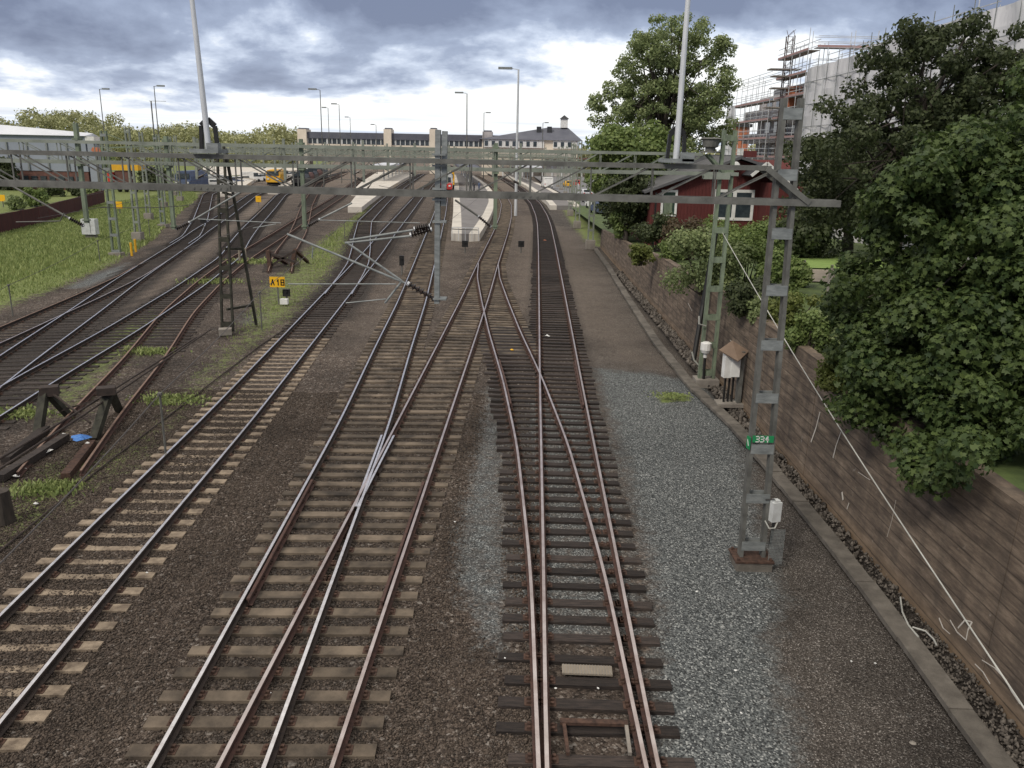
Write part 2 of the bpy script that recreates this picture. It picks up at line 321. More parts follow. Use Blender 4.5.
def sleeper_mesh(mb, cx, cy, ang, lo, hi, kind, rails, z, jit=True):
    w = {'conc5': .26, 'concA': .27, 'wood': .235, 'woodold': .23}[kind]*(1 + (random.uniform(-.1, .14) if kind.startswith('wood') and jit else 0))
    R = Matrix.Rotation(ang, 3, 'Z'); top = z
    if kind == 'conc5':      # single block with a narrower, lower waist
        xs = [(lo, 1, 0), (lo+.52, 1, .0), (lo+.85, .74, -.030), (hi-.85, .74, -.030), (hi-.52, 1, 0), (hi, 1, 0)]
    else: xs = [(lo, 1, 0), (hi, 1, 0)]
    b = len(mb.v)
    for x, k, dz in xs:
        for sy, zz in ((-1, -.14), (-.93, top), (.93, top), (1, -.14)):
            mb.v.append(tuple(Vector((cx, cy, 0)) + R @ Vector((x, sy*w*k/2, zz + (dz if zz > 0 else 0)))))
    for i in range(len(xs)-1):
        for j in range(4):
            mb.f.append((b+i*4+j, b+(i+1)*4+j, b+(i+1)*4+(j+1) % 4, b+i*4+(j+1) % 4)); mb.m.append(0)
    mb.f.append((b, b+1, b+2, b+3)); e = b+(len(xs)-1)*4; mb.f.append((e+3, e+2, e+1, e)); mb.m += [0, 0]
    for r in rails:
        mb.box(Vector((cx, cy, top+.004)) + R @ Vector((r, 0, 0)), (.34, w*.72, .014), 0, 1, rot=R)
        for sx in (-1, 1):
            for sy in (-1, 1): mb.box(Vector((cx, cy, top+.028)) + R @ Vector((r+sx*.11, sy*w*.18, 0)), (.05, .045, .045), 0, 1, rot=R)
def track(label, line, y0, y1, kind, head, zo=0.0, merge=(), skip=(), step=.6, sub=None, kinds=None, rails_y=None, extra=None, buried=0):
    t = thing('railway_track', label, 'railway track', (line(y0), y0, 0), 'railway tracks of the yard')
    for s in (-1, 1):
        a, b = (rails_y or {}).get(s, (y0, y1))
        m = MB(); rail(m, line, s*.7525, a, b, zo); m.build('rail', [head, 'railrust' if head != 'railtop' else 'raildark'], t)
    y = y0+.2; cnt = 0; rest = MB(); rk = None
    while y < y1-.3:
        nv, tg = line.nrm(y); st = step*tg.y*(1+(random.uniform(-.1, .1) if kind.startswith('wood') else 0)); y += st
        lo, hi = -1.25, 1.25; rr = [-.7525, .7525]; sk = False
        for o in skip:
            if o.has(y) and abs(o(y)-line(y)) < 2.5: sk = True
        if sk: continue
        for o in merge:
            if o.has(y):
                dd = (o(y)-line(y))*nv.x
                if abs(dd) < 2.5: lo = min(lo, dd-1.25); hi = max(hi, dd+1.25); rr += [dd-.7525, dd+.7525]
        k = kinds(y) if kinds else kind
        ang = atan2(-tg.x, tg.y); j = random.uniform(-.10, .10) if k.startswith('wood') else random.uniform(-.015, .015)
        ang += random.uniform(-.012, .012) if k.startswith('wood') else 0
        z = .04 + zo - .0006*(cnt % 3) - (.045 if y < buried else 0)
        if cnt < 100:
            m = MB(); sleeper_mesh(m, line(y), y, ang, lo+j, hi+j*(.6), k, rr, z); m.build('sleeper', [k, 'plate'], t)
        else:
            b = MB(); rk = rk or k; sleeper_mesh(rest, line(y), y, ang, lo, hi, k if k != 'x' else kind, rr if y < 70 else [], z)
        cnt += 1
    if rest.v: rest.build('sleeper', [rk, 'plate'], t, kind='stuff')
    return t
tr1 = track('long straight track with dark timber sleepers nearest the retaining wall', T1, 6.5, 285, 'wood', 'railtop2', 0.0, merge=(T2,), rails_y={-1: (6.5, 285)})
tr2 = thing('crossover_track', 'rusty crossover linking the timber sleeper track to the track on its left', 'crossover track', (T2(6.5), 6.5, 0), 'railway tracks of the yard')
for s in (-1, 1):
    m = MB(); rail(m, T2, s*.7525 + (.0 if s < 0 else -.05), 6.5, 61, -.003); m.build('rail', ['railtop2', 'railrust'], tr2)
for ya in (26.0,):
    for ln, s in ((T2, -1), (T1, 1)):
        m = MB(); rail(m, ln, s*.665, ya, ya+6, -.006); m.build('check_rail', ['railrust', 'railrust'], tr2)
trB = track('track with rusty inner rails right of the shiny one, bending along the right platform edge', B_, 6.5, 290, 'concA', 'railtop2', -.010, merge=(T2,), skip=(A_,), kinds=lambda y: 'concA')
trA = track('track with two bright shiny rails leading to the red train', A_, 6.5, 290, 'concA', 'railtop', -.006, merge=(B_,))
for ln, s, h in ((A_, -1, 'railtop'), (B_, 1, 'railtop2')):
    m = MB(); rail(m, ln, s*.655, 13.5, 19.2, -.012); m.build('check_rail', ['railrust', 'railrust'], trA if ln is A_ else trB)
m = MB()                                        # crossing nose and wing rails
for ln, s, a, b in ((A_, 1, 17.6, 22.6), (B_, -1, 17.6, 22.6)):
    rail(m, ln, s*.655, a, b, -.016)
m.build('wing_rail', ['railtop', 'raildark'], trA)
tr5 = track('track on pale pinched concrete sleepers in wide brown ballast', T5, 6.5, 290, 'conc5', 'railtop', -.014, merge=(D_,), kinds=lambda y: 'conc5' if y < 35.5 or y > 84 else 'woodold')
trD = track('track curving left from the pale sleeper track towards the wide platform', D_, 46.5, 290, 'woodold', 'railtop', -.018, skip=(T5,))
tr7 = track('old shiny track sweeping from lower left behind the dark lattice mast', T7, 8, 300, 'woodold', 'railtop', -.022, merge=(T6,))
tr6 = track('rusty siding ending at the large buffer stop at lower left', T6, 19.4, 300, 'woodold', 'rusthead', -.026, skip=(T7,), buried=34)
trI = track('short siding running up to the small buffer stop behind the yellow sign', I_, 55, 280, 'woodold', 'rusthead', -.030, skip=(T7, T6))
tr8 = track('shiny track nearest the grass bank with a turnout at the left edge', T8, 10, 300, 'woodold', 'railtop', -.034, merge=(T9, E_))
tr9 = thing('railway_track', 'branch rails leaving the grass bank track at the left edge', 'railway track', (T9(26), 26, 0), 'railway tracks of the yard')
for s in (-1, 1):
    m = MB(); rail(m, T9, s*.7525, 26, 60, -.038); m.build('rail', ['rusthead' if s < 0 else 'railtop2', 'raildark'], tr9)
trE = track('farthest left track bending left beyond the grass bank', E_, 70, 300, 'woodold', 'railtop', -.042, skip=(T8,))

# turnout gear near the camera
t = thing('point_machine_cover', 'pale slatted cover board between the rails near the bottom', 'cover board', (1.35, 11.1, 0))
m = MB(); a = Vector((*G(562, 670, .06), .075)); b = Vector((*G(612, 672, .06), .075)); m.bar(a, b, .24, .03)
m.build('board', 'path', t)
m = MB()
for k in range(17): p = a.lerp(b, (k+.5)/17); m.bar(p+Vector((0, -.12, .018)), p+Vector((0, .12, .018)), .012, .012)
m.build('slat', 'conc', t, kind='stuff')
t = thing('point_rodding', 'rusty steel frame of rods joining the switch blades at the bottom', 'switch rods', (1.3, 10, 0))
m = MB(); a = Vector((*G(560, 722, .1), .11)); b = Vector((*G(628, 724, .1), .11)); m.bar(a, b, .10, .05); m.build('cross_bar', 'plate', t)
for px in (564, 626):
    m = MB(); a = Vector((*G(px, 724, .1), .10)); c = Vector((*G(px+4, 754, .1), .10)); m.bar(a, c, .05, .05); m.build('side_bar', 'conc' if px > 600 else 'plate', t)

# ------------------------------------------------------------------ ground sheet with soil, gravel and grass zones
def wpoly(px, z=0.0): return np.array([G(x, y, z) for x, y in px])
def soft(P, poly, width):
    """1 inside, 0 outside, blending over width metres"""
    n = len(poly); ins = np.zeros(len(P), bool); dm = np.full(len(P), 1e9)
    for i in range(n):
        a = poly[i]; b = poly[(i+1) % n]; ab = b-a
        cond = ((a[1] > P[:, 1]) != (b[1] > P[:, 1]))
        xi = (b[0]-a[0])*(P[:, 1]-a[1])/((b[1]-a[1]) if abs(b[1]-a[1]) > 1e-9 else 1e-9)+a[0]
        ins ^= cond & (P[:, 0] < xi)
        t = np.clip(((P-a) @ ab)/(ab @ ab + 1e-12), 0, 1); dm = np.minimum(dm, np.linalg.norm(P-a-t[:, None]*ab, axis=1))
    return np.clip(.5 + np.where(ins, dm, -dm)/width, 0, 1)
def axis(segs):
    out = [segs[0][0]]
    for a, b, s in segs:
        n = max(1, int(round((b-a)/s))); out += list(a + (b-a)*(np.arange(n)+1)/n)
    return np.array(out)
gx = axis([(-3000, -400, 400), (-400, -120, 20), (-120, -40, 2), (-40, -12, .5), (-12, 9, .25), (9, 40, 4), (40, 400, 60), (400, 3000, 400)])
gy = axis([(-40, 4, 4), (4, 32, .25), (32, 90, .8), (90, 320, 4), (320, 900, 60), (900, 5000, 500)])
XX, YY = np.meshgrid(gx, gy); P = np.stack([XX.ravel(), YY.ravel()], 1)
g_grass = np.maximum.reduce([
    soft(P, wpoly([(-40, 318), (0, 306), (60, 285), (112, 262), (150, 236), (172, 214), (196, 196), (212, 180), (260, 172), (330, 163), (330, 160), (-300, 158), (-500, 200), (-400, 400)]), 3.0),
    .55*soft(P, wpoly([(130, 440), (205, 360), (232, 335), (255, 290), (300, 250), (335, 226), (380, 198), (352, 236), (342, 262), (296, 318), (250, 352), (190, 415), (150, 462), (60, 520), (-20, 560), (-40, 520), (40, 460)]), 2.4),
    .48*soft(P, wpoly([(20, 395), (100, 330), (165, 300), (170, 330), (120, 380), (60, 450)]), 2.5),
    .75*soft(P, wpoly([(560, 206), (575, 206), (600, 222), (603, 246), (588, 244), (570, 222)]), 1.5),
    .7*soft(P, wpoly([(655, 392), (690, 392), (694, 398), (660, 400)]), .35),
    .8*soft(P, wpoly([(300, 330), (345, 270), (420, 232), (412, 225), (340, 245), (300, 262)]), 1.5)*0])
g_grey = np.maximum.reduce([
    soft(P, wpoly([(596, 368), (650, 370), (712, 384), (744, 430), (752, 500), (780, 590), (770, 640), (800, 768), (835, 860), (640, 860), (655, 600), (630, 480)]), .9),
    .66*soft(P, wpoly([(488, 385), (500, 385), (505, 520), (512, 660), (480, 640), (452, 580), (462, 500), (478, 440)]), .7),
    .62*soft(P, wpoly([(505, 400), (600, 400), (650, 640), (505, 640)]), .6),
    .9*soft(P, wpoly([(66, 287), (95, 274), (128, 262), (122, 272), (84, 288)]), 1.0),
    .5*soft(P, wpoly([(237, 316), (262, 306), (282, 314), (262, 324), (240, 325)]), 1.2)])
g_sand = np.maximum.reduce([
    .9*soft(P, wpoly([(232, 214), (262, 196), (290, 194), (268, 216), (245, 218)]), 3),
    .55*soft(P, wpoly([(600, 360), (500, 300), (505, 240), (512, 210), (590, 235), (640, 320), (690, 372)]), 4),
    .55*soft(P, wpoly([(430, 300), (470, 240), (460, 215), (420, 250), (345, 330), (330, 360), (372, 350)]), 4),
    .6*soft(P, wpoly([(0, 386), (90, 335), (170, 285), (240, 225), (232, 214), (200, 240), (160, 275), (80, 330), (0, 372)]), 2),
    np.clip((P[:, 1]-90)/150, 0, .8)])
dark = np.zeros(len(P))
for ln, wd, amt, yr in ((D_, 1.7, .9, (44, 300)), (T5, 1.7, .6, (40, 84)), (T7, 1.6, .7, (20, 140)), (T8, 1.7, .9, (20, 150)), (T6, 1.6, .45, (30, 140)), (E_, 1.6, .9, (66, 150)), (I_, 1.3, .5, (60, 140)), (A_, 1.1, .55, (6, 26)), (B_, 1.1, .5, (6, 26)), (T1, 1.5, .5, (30, 90))):
    dx = np.abs(P[:, 0]-np.interp(P[:, 1], ln.y, ln.x)); ok = (P[:, 1] > yr[0]) & (P[:, 1] < yr[1])
    dark = np.maximum(dark, ok*amt*np.clip((wd-dx)/.5+.5, 0, 1))
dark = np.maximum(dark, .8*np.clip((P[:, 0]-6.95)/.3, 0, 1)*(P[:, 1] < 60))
hz = .010*np.sin(P[:, 0]*1.9+P[:, 1]*.7)*np.sin(P[:, 1]*1.3-P[:, 0]*.4) - .016
hz = np.where(np.abs(P[:, 1]) > 60, -.03, hz)
sh = np.minimum.reduce([np.abs(P[:, 0]-np.interp(P[:, 1], l.y, l.x)) for l in ALL])
hz = hz - .10*np.clip((sh-1.5)/1.2, 0, 1)*(P[:, 1] < 120)        # ballast shoulders fall away from the sleepers
hz = hz - .06*np.clip((P[:, 0]-6.9)/.2, 0, 1)*(P[:, 1] < 76)
ny, nx = len(gy), len(gx); idx = np.arange(ny*nx).reshape(ny, nx)
F = np.stack([idx[:-1, :-1], idx[:-1, 1:], idx[1:, 1:], idx[1:, :-1]], -1).reshape(-1, 4)
def zones_mat(name='ground_soil'):
    m = bpy.data.materials.new(name); m.use_nodes = True; nt = m.node_tree; N = nt.nodes; L = nt.links; b = N['Principled BSDF']
    b.inputs['Roughness'].default_value = .9; b.inputs['Specular IOR Level'].default_value = .2
    geo = N.new('ShaderNodeNewGeometry'); pos = geo.outputs['Position']
    def att(n): a = N.new('ShaderNodeAttribute'); a.attribute_name = n; return a
    z = att('zones'); sx = N.new('ShaderNodeSeparateColor'); L.new(z.outputs['Color'], sx.inputs[0])
    dk = att('dark')
    def noise(sc, det=5, rough=.6):
        n = N.new('ShaderNodeTexNoise'); n.inputs['Scale'].default_value = sc; n.inputs['Detail'].default_value = det; n.inputs['Roughness'].default_value = rough; L.new(pos, n.inputs[0]); return n.outputs[0]
    def M(op, a, b=None, c=None, clamp=False):
        n = N.new('ShaderNodeMath'); n.operation = op; n.use_clamp = clamp
        for i, v in enumerate((a, b, c)):
            if v is None: continue
            if isinstance(v, (int, float)): n.inputs[i].default_value = v
            else: L.new(v, n.inputs[i])
        return n.outputs[0]
    def mix(f, a, c):
        n = N.new('ShaderNodeMix'); n.data_type = 'RGBA'; L.new(f, n.inputs[0])
        for i, q in ((6, a), (7, c)):
            if isinstance(q, tuple): n.inputs[i].default_value = (*q, 1)
            else: L.new(q, n.inputs[i])
        return n.outputs[2]
    def ramp(f, pts):
        r = N.new('ShaderNodeValToRGB'); e = r.color_ramp.elements
        while len(e) < len(pts): e.new(.5)
        for k, (p, c) in enumerate(pts): e[k].position = p; e[k].color = (*c, 1)
        L.new(f, r.inputs[0]); return r.outputs[0]
    def vor(sc):
        v = N.new('ShaderNodeTexVoronoi'); v.inputs['Scale'].default_value = sc; L.new(pos, v.inputs[0]); return v
    v1 = vor(17.0); v2 = vor(38.0)
    s1 = N.new('ShaderNodeSeparateColor'); L.new(v1.outputs['Color'], s1.inputs[0]); s2 = N.new('ShaderNodeSeparateColor'); L.new(v2.outputs['Color'], s2.inputs[0])
    nA = noise(.35, 6); nB = noise(2.2, 6); nC = noise(9, 4)
    brown = ramp(s1.outputs[0], [(0, (.014, .010, .008)), (.35, (.045, .030, .022)), (.75, (.105, .074, .054)), (.93, (.19, .15, .12)), (1, (.38, .34, .30))])
    brown2 = ramp(s2.outputs[0], [(0, (.022, .016, .012)), (.5, (.064, .048, .036)), (.9, (.125, .095, .072)), (1, (.34, .29, .25))])
    brown = mix(M('MULTIPLY_ADD', nB, 1.2, -.1, True), brown, brown2)
    v3 = vor(62.0); s3 = N.new('ShaderNodeSeparateColor'); L.new(v3.outputs['Color'], s3.inputs[0])
    finec = ramp(s3.outputs[0], [(0, (.022, .018, .015)), (.5, (.062, .051, .042)), (.88, (.115, .098, .083)), (1, (.32, .29, .26))])
    spx = N.new('ShaderNodeSeparateXYZ'); L.new(pos, spx.inputs[0]); brown = mix(M('MULTIPLY_ADD', spx.outputs[0], 1.2, -3.2, True), brown, finec)
    big = N.new('ShaderNodeMapRange'); big.inputs[1].default_value = .35; big.inputs[2].default_value = .68; big.inputs[3].default_value = .62; big.inputs[4].default_value = 1.35; L.new(nA, big.inputs[0])
    hv = N.new('ShaderNodeHueSaturation'); hv.inputs['Saturation'].default_value = .80; L.new(brown, hv.inputs['Color']); L.new(big.outputs[0], hv.inputs['Value']); brown = hv.outputs[0]
    grey = ramp(s2.outputs[1], [(0, (.024, .026, .027)), (.45, (.085, .093, .095)), (.85, (.175, .186, .184)), (1, (.40, .41, .40))])
    sand = ramp(s2.outputs[2], [(0, (.085, .068, .056)), (.5, (.155, .125, .102)), (1, (.26, .22, .185))])
    grass = ramp(nC, [(.3, (.085, .105, .038)), (.5, (.16, .20, .065)), (.7, (.24, .275, .10))])
    gbig = ramp(nB, [(.3, (.22, .19, .11)), (.6, (.15, .20, .07))]); grass = mix(M('MULTIPLY', nA, .55), grass, gbig)
    def edge(a, amt, k=3.0):   # break zone borders up with noise
        nz = M('MULTIPLY', M('SUBTRACT', M('ADD', M('MULTIPLY', nB, .6), M('MULTIPLY', nC, .4)), .5), amt)
        return M('MULTIPLY_ADD', M('SUBTRACT', M('ADD', a, nz), .5), k, .5, True)
    col = brown
    col = mix(edge(sx.outputs[2], 1.0, 1.3), col, sand)
    col = mix(edge(sx.outputs[1], 2.1, 1.5), col, grey)
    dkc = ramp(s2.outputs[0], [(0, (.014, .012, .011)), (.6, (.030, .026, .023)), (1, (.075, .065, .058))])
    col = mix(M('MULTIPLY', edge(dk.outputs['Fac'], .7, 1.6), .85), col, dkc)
    col = mix(edge(sx.outputs[0], 1.5, 3.0), col, grass)
    L.new(col, b.inputs['Base Color'])
    hgt = M('ADD', M('MULTIPLY', v1.outputs['Distance'], -1.0), M('MULTIPLY', v2.outputs['Distance'], -.6))
    bp = N.new('ShaderNodeBump'); bp.inputs['Strength'].default_value = .9; bp.inputs['Distance'].default_value = .03; L.new(hgt, bp.inputs['Height']); L.new(bp.outputs[0], b.inputs['Normal'])
    return m
M_['ground'] = zones_mat()
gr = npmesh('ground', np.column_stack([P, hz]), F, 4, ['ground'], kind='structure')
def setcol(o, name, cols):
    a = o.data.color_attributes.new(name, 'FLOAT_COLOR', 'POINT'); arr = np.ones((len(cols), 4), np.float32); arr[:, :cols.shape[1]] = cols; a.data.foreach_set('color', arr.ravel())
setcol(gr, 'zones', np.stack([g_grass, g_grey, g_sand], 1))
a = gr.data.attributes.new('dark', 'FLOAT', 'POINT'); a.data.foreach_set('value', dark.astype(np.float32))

# loose coarse ballast stones near the camera
def stones():
    n = 175000
    Q = np.stack([rng.uniform(-12.5, .6, n), 7.5 + 20*rng.random(n)**1.25], 1)
    dgr = soft(Q, wpoly([(488, 385), (505, 385), (512, 700), (480, 640), (452, 580), (462, 500), (478, 440)]), .8)
    keep = dgr + rng.random(n)*.5 < .75
    dA = np.abs(Q[:, 0]-np.interp(Q[:, 1], A_.y, A_.x)); dB = np.abs(Q[:, 0]-np.interp(Q[:, 1], B_.y, B_.x))
    inside = (dA < 1.35) | (dB < 1.35); keep &= ~inside | (rng.random(n) < .5)
    Q = Q[keep]; n = len(Q)
    gh = .010*np.sin(Q[:, 0]*1.9+Q[:, 1]*.7)*np.sin(Q[:, 1]*1.3-Q[:, 0]*.4) - .016
    s_ = np.minimum.reduce([np.abs(Q[:, 0]-np.interp(Q[:, 1], l.y, l.x)) for l in ALL]); gh = gh-.10*np.clip((s_-1.5)/1.2, 0, 1)
    r = rng.uniform(.011, .028, n)*np.where(rng.random(n) < .06, 1.35, 1)
    base = np.array([[1, 0, 0], [-1, 0, 0], [0, 1, 0], [0, -1, 0], [0, 0, 1], [0, 0, -1]], float)
    V = base[None]*r[:, None, None]*rng.uniform(.6, 1.3, (n, 6, 1)) + rng.normal(0, .15, (n, 6, 3))*r[:, None, None]
    a = rng.uniform(0, pi, n); ca, sa = np.cos(a), np.sin(a); b = rng.uniform(0, pi, n); cb, sb = np.cos(b), np.sin(b)
    x = V[..., 0]*cb[:, None]-V[..., 2]*sb[:, None]; z = V[..., 0]*sb[:, None]+V[..., 2]*cb[:, None]; y = V[..., 1]
    V = np.stack([x*ca[:, None]-y*sa[:, None], x*sa[:, None]+y*ca[:, None], z*.8], -1)
    V += np.stack([Q[:, 0], Q[:, 1], gh+r*.35], 1)[:, None]
    f = np.array([[0, 2, 4], [2, 1, 4], [1, 3, 4], [3, 0, 4], [2, 0, 5], [1, 2, 5], [3, 1, 5], [0, 3, 5]])
    F = (f[None]+(np.arange(n)*6)[:, None, None]).reshape(-1, 3)
    M_['stone'] = mat('ballast_stone', (.015, .012, .010), (.135, .105, .083), scale=.8, island=.8, rough=.9)
    npmesh('gravel', V.reshape(-1, 3), F, 3, ['stone'], kind='stuff', label='loose brown ballast stones between the near tracks', cat='gravel')
stones()
def rubble():
    n = 5200; y_ = 8+52*rng.random(n)**1.6; x_ = rng.uniform(7.22, 7.74, n); r = rng.uniform(.012, .045, n)*np.clip(y_/14, 1, 2.4)
    base = np.array([[1, 0, 0], [-1, 0, 0], [0, 1, 0], [0, -1, 0], [0, 0, 1], [0, 0, -1]], float)
    V = base[None]*r[:, None, None]*rng.uniform(.5, 1.4, (n, 6, 1)) + rng.normal(0, .2, (n, 6, 3))*r[:, None, None]; V += np.stack([x_, y_, -.085+r*.3], 1)[:, None]
    f = np.array([[0, 2, 4], [2, 1, 4], [1, 3, 4], [3, 0, 4], [2, 0, 5], [1, 2, 5], [3, 1, 5], [0, 3, 5]])
    M_['rubble'] = mat('drain_rubble', (.02, .017, .015), (.17, .15, .13), scale=1.5, island=.8, rough=.9)
    npmesh('rubble', V.reshape(-1, 3), (f[None]+(np.arange(n)*6)[:, None, None]).reshape(-1, 3), 3, ['rubble'], kind='stuff', label='stones and rubble in the drain between cable trough and wall', cat='rubble')
rubble()

# cable trough: separate cover slabs in one run along the wall foot
t = thing('cable_trough', 'long line of concrete cover slabs beside the foot of the retaining wall', 'cable trough', (6.7, 9, 0))
trl = Line([(6.95, 5), (6.95, 10), (7.1, 15), (7.1, 20), (7.0, 24.5), (6.6, 29), (6.45, 36), (6.65, 47), (7.0, 62), (7.1, 74)], 2)
y = 7.0; k = 0
while y < 74:
    Ls = .98 if y > 13 else 1.95; nv, tg = trl.nrm(y+Ls/2)
    m = MB(); R = Matrix.Rotation(atan2(-tg.x, tg.y)+random.uniform(-.015, .015), 3, 'Z')
    m.box((trl(y+Ls/2)+random.uniform(-.015, .015), y+Ls/2, .0+random.uniform(-.008, .008)), (.37, Ls-.015, .10), 0, 0, rot=R)
    m.build('cover_slab', 'trough', t); y += Ls; k += 1

# ------------------------------------------------------------------ retaining wall and the raised ground behind it
WX = 7.78
def wtop(Y): return float(np.interp(Y, [4, 10, 28, 45, 57, 76], [3.05, 3.05, 3.15, 2.8, 2.15, 1.45]))
def wall_material():
    m = bpy.data.materials.new('board_marked_concrete'); m.use_nodes = True; nt = m.node_tree; N = nt.nodes; L = nt.links; b = N['Principled BSDF']; b.inputs['Roughness'].default_value = .9
    geo = N.new('ShaderNodeNewGeometry'); mp = N.new('ShaderNodeMapping'); L.new(geo.outputs['Position'], mp.inputs[0]); mp.inputs['Scale'].default_value = (1, .45, 2.8)
    n = N.new('ShaderNodeTexNoise'); n.inputs['Scale'].default_value = 2.0; n.inputs['Detail'].default_value = 10; n.inputs['Roughness'].default_value = .74; L.new(mp.outputs[0], n.inputs[0])
    r = N.new('ShaderNodeValToRGB'); e = r.color_ramp.elements; e[0].position = .32; e[0].color = (.050, .037, .028, 1); e[1].position = .72; e[1].color = (.32, .25, .185, 1); q = e.new(.5); q.color = (.145, .109, .080, 1); L.new(n.outputs[0], r.inputs[0])
    mp2 = N.new('ShaderNodeMapping'); L.new(geo.outputs['Position'], mp2.inputs[0]); mp2.inputs['Scale'].default_value = (1, 2.2, .22)
    n2 = N.new('ShaderNodeTexNoise'); n2.inputs['Scale'].default_value = 1.3; n2.inputs['Detail'].default_value = 6; L.new(mp2.outputs[0], n2.inputs[0])
    r2 = N.new('ShaderNodeMapRange'); r2.inputs[1].default_value = .45; r2.inputs[2].default_value = .85; r2.inputs[4].default_value = .75; L.new(n2.outputs[0], r2.inputs[0])
    mx = N.new('ShaderNodeMix'); mx.data_type = 'RGBA'; L.new(r2.outputs[0], mx.inputs[0]); L.new(r.outputs[0], mx.inputs[6]); mx.inputs[7].default_value = (.050, .042, .036, 1)
    sp = N.new('ShaderNodeSeparateXYZ'); L.new(geo.outputs['Position'], sp.inputs[0])
    w = N.new('ShaderNodeMath'); w.operation = 'MULTIPLY_ADD'; L.new(sp.outputs[2], w.inputs[0]); w.inputs[1].default_value = -2.6; w.inputs[2].default_value = .85; 
    w2 = N.new('ShaderNodeMath'); w2.operation = 'MULTIPLY'; w2.use_clamp = True; L.new(w.outputs[0], w2.inputs[0]); L.new(n.outputs[0], w2.inputs[1])
    mx2 = N.new('ShaderNodeMix'); mx2.data_type = 'RGBA'; L.new(w2.outputs[0], mx2.inputs[0]); L.new(mx.outputs[2], mx2.inputs[6]); mx2.inputs[7].default_value = (.24, .165, .10, 1)
    n3 = N.new('ShaderNodeTexNoise'); n3.inputs['Scale'].default_value = 1.5; n3.inputs['Detail'].default_value = 8; n3.inputs['Roughness'].default_value = .75; L.new(geo.outputs['Position'], n3.inputs[0])
    r3 = N.new('ShaderNodeMapRange'); r3.inputs[1].default_value = .64; r3.inputs[2].default_value = .72; r3.inputs[4].default_value = .8; L.new(n3.outputs[0], r3.inputs[0])
    mx3 = N.new('ShaderNodeMix'); mx3.data_type = 'RGBA'; L.new(r3.outputs[0], mx3.inputs[0]); L.new(mx2.outputs[2], mx3.inputs[6]); mx3.inputs[7].default_value = (.42, .38, .33, 1)
    jl = N.new('ShaderNodeMath'); jl.operation = 'PINGPONG'; L.new(sp.outputs[2], jl.inputs[0]); jl.inputs[1].default_value = .14
    jr = N.new('ShaderNodeMapRange'); jr.inputs[1].default_value = .0; jr.inputs[2].default_value = .022; jr.inputs[3].default_value = 1.5; jr.inputs[4].default_value = 0; L.new(jl.outputs[0], jr.inputs[0])
    jm = N.new('ShaderNodeMath'); jm.operation = 'MULTIPLY'; L.new(jr.outputs[0], jm.inputs[0]); L.new(n3.outputs[0], jm.inputs[1])
    mx4 = N.new('ShaderNodeMix'); mx4.data_type = 'RGBA'; L.new(jm.outputs[0], mx4.inputs[0]); L.new(mx3.outputs[2], mx4.inputs[6]); mx4.inputs[7].default_value = (.022, .016, .012, 1)
    L.new(mx4.outputs[2], b.inputs['Base Color'])
    fl = N.new('ShaderNodeMath'); fl.operation = 'PINGPONG'; L.new(sp.outputs[2], fl.inputs[0]); fl.inputs[1].default_value = .075
    ad = N.new('ShaderNodeMath'); ad.operation = 'MULTIPLY_ADD'; L.new(n.outputs[0], ad.inputs[0]); ad.inputs[1].default_value = .25; L.new(fl.outputs[0], ad.inputs[2])
    bp = N.new('ShaderNodeBump'); bp.inputs['Strength'].default_value = .5; bp.inputs['Distance'].default_value = .05; L.new(ad.outputs[0], bp.inputs['Height']); L.new(bp.outputs[0], b.inputs['Normal'])
    return m
M_['wall'] = wall_material()
t = thing('retaining_wall', 'long brown board-marked concrete retaining wall along the right side of the tracks', 'retaining wall', (WX, 5, 0))
y = 3.0; k = 0
while y < 76:
    y2 = min(y+4.4, 76.3); m = MB(); jx = random.uniform(-.012, .012); n = 4
    vs = []; 
    for i in range(n+1):
        yy = y + (y2-.02-y)*i/n; h = wtop(yy)
        vs += [(WX+jx, yy, -.3), (WX+jx+.10, yy, h), (WX+.42, yy, h), (WX+.42, yy, -.3)]
    fs = []
    for i in range(n):
        for j in range(4): fs.append((i*4+j, i*4+(j+1) % 4, (i+1)*4+(j+1) % 4, (i+1)*4+j))
    fs += [(0, 3, 2, 1), (n*4, n*4+1, n*4+2, n*4+3)]
    m.add(vs, fs); m.build('wall_bay', 'wall', t); y = y2; k += 1
# lime runs, chalk scribbles and cracks on the wall face
wallt = t
def wall_pt(px, py):
    r = ray(px, py); k = (WX+.02)/r[0]; z = EYE+r[2]*k; k = (WX+.0+.10*max(0, z)/3.0-.006)/r[0]; return Vector((r[0]*k, r[1]*k, EYE+r[2]*k))
for pts, w in ((((939, 618), (943, 628), (950, 634)), .03), (((950, 620), (957, 632), (966, 640), (968, 630), (972, 622), (965, 620), (958, 628)), .045), (((975, 664), (983, 672), (990, 684)), .03), (((982, 660), (995, 668), (1006, 680), (1012, 692), (1020, 704)), .035),
               (((820, 412), (816, 428), (811, 442)), .07), (((841, 432), (836, 446), (833, 458)), .06), (((842, 492), (843, 500)), .08), (((849, 503), (847, 509)), .06),
               (((896, 500), (892, 520), (887, 537)), .012), (((858, 472), (870, 480)), .02), (((688, 303), (692, 311)), .05), (((730, 340), (738, 348)), .03)):
    mb = MB(); P_ = [wall_pt(*p) for p in pts]
    for a_, b_ in zip(P_[:-1], P_[1:]): mb.bar(a_, b_, .006, w*random.uniform(.4, .8), 0, up=(0, 1, 0) if abs((b_-a_).normalized().y) < .9 else (0, 0, 1))
    mb.build('lime_stain', 'concl', wallt)
def tz(X, Y):
    h = float(np.interp(Y, [4, 28, 45, 57, 76, 100, 130, 170], [2.8, 2.95, 2.6, 1.95, 1.3, .8, .3, .06]))
    return h
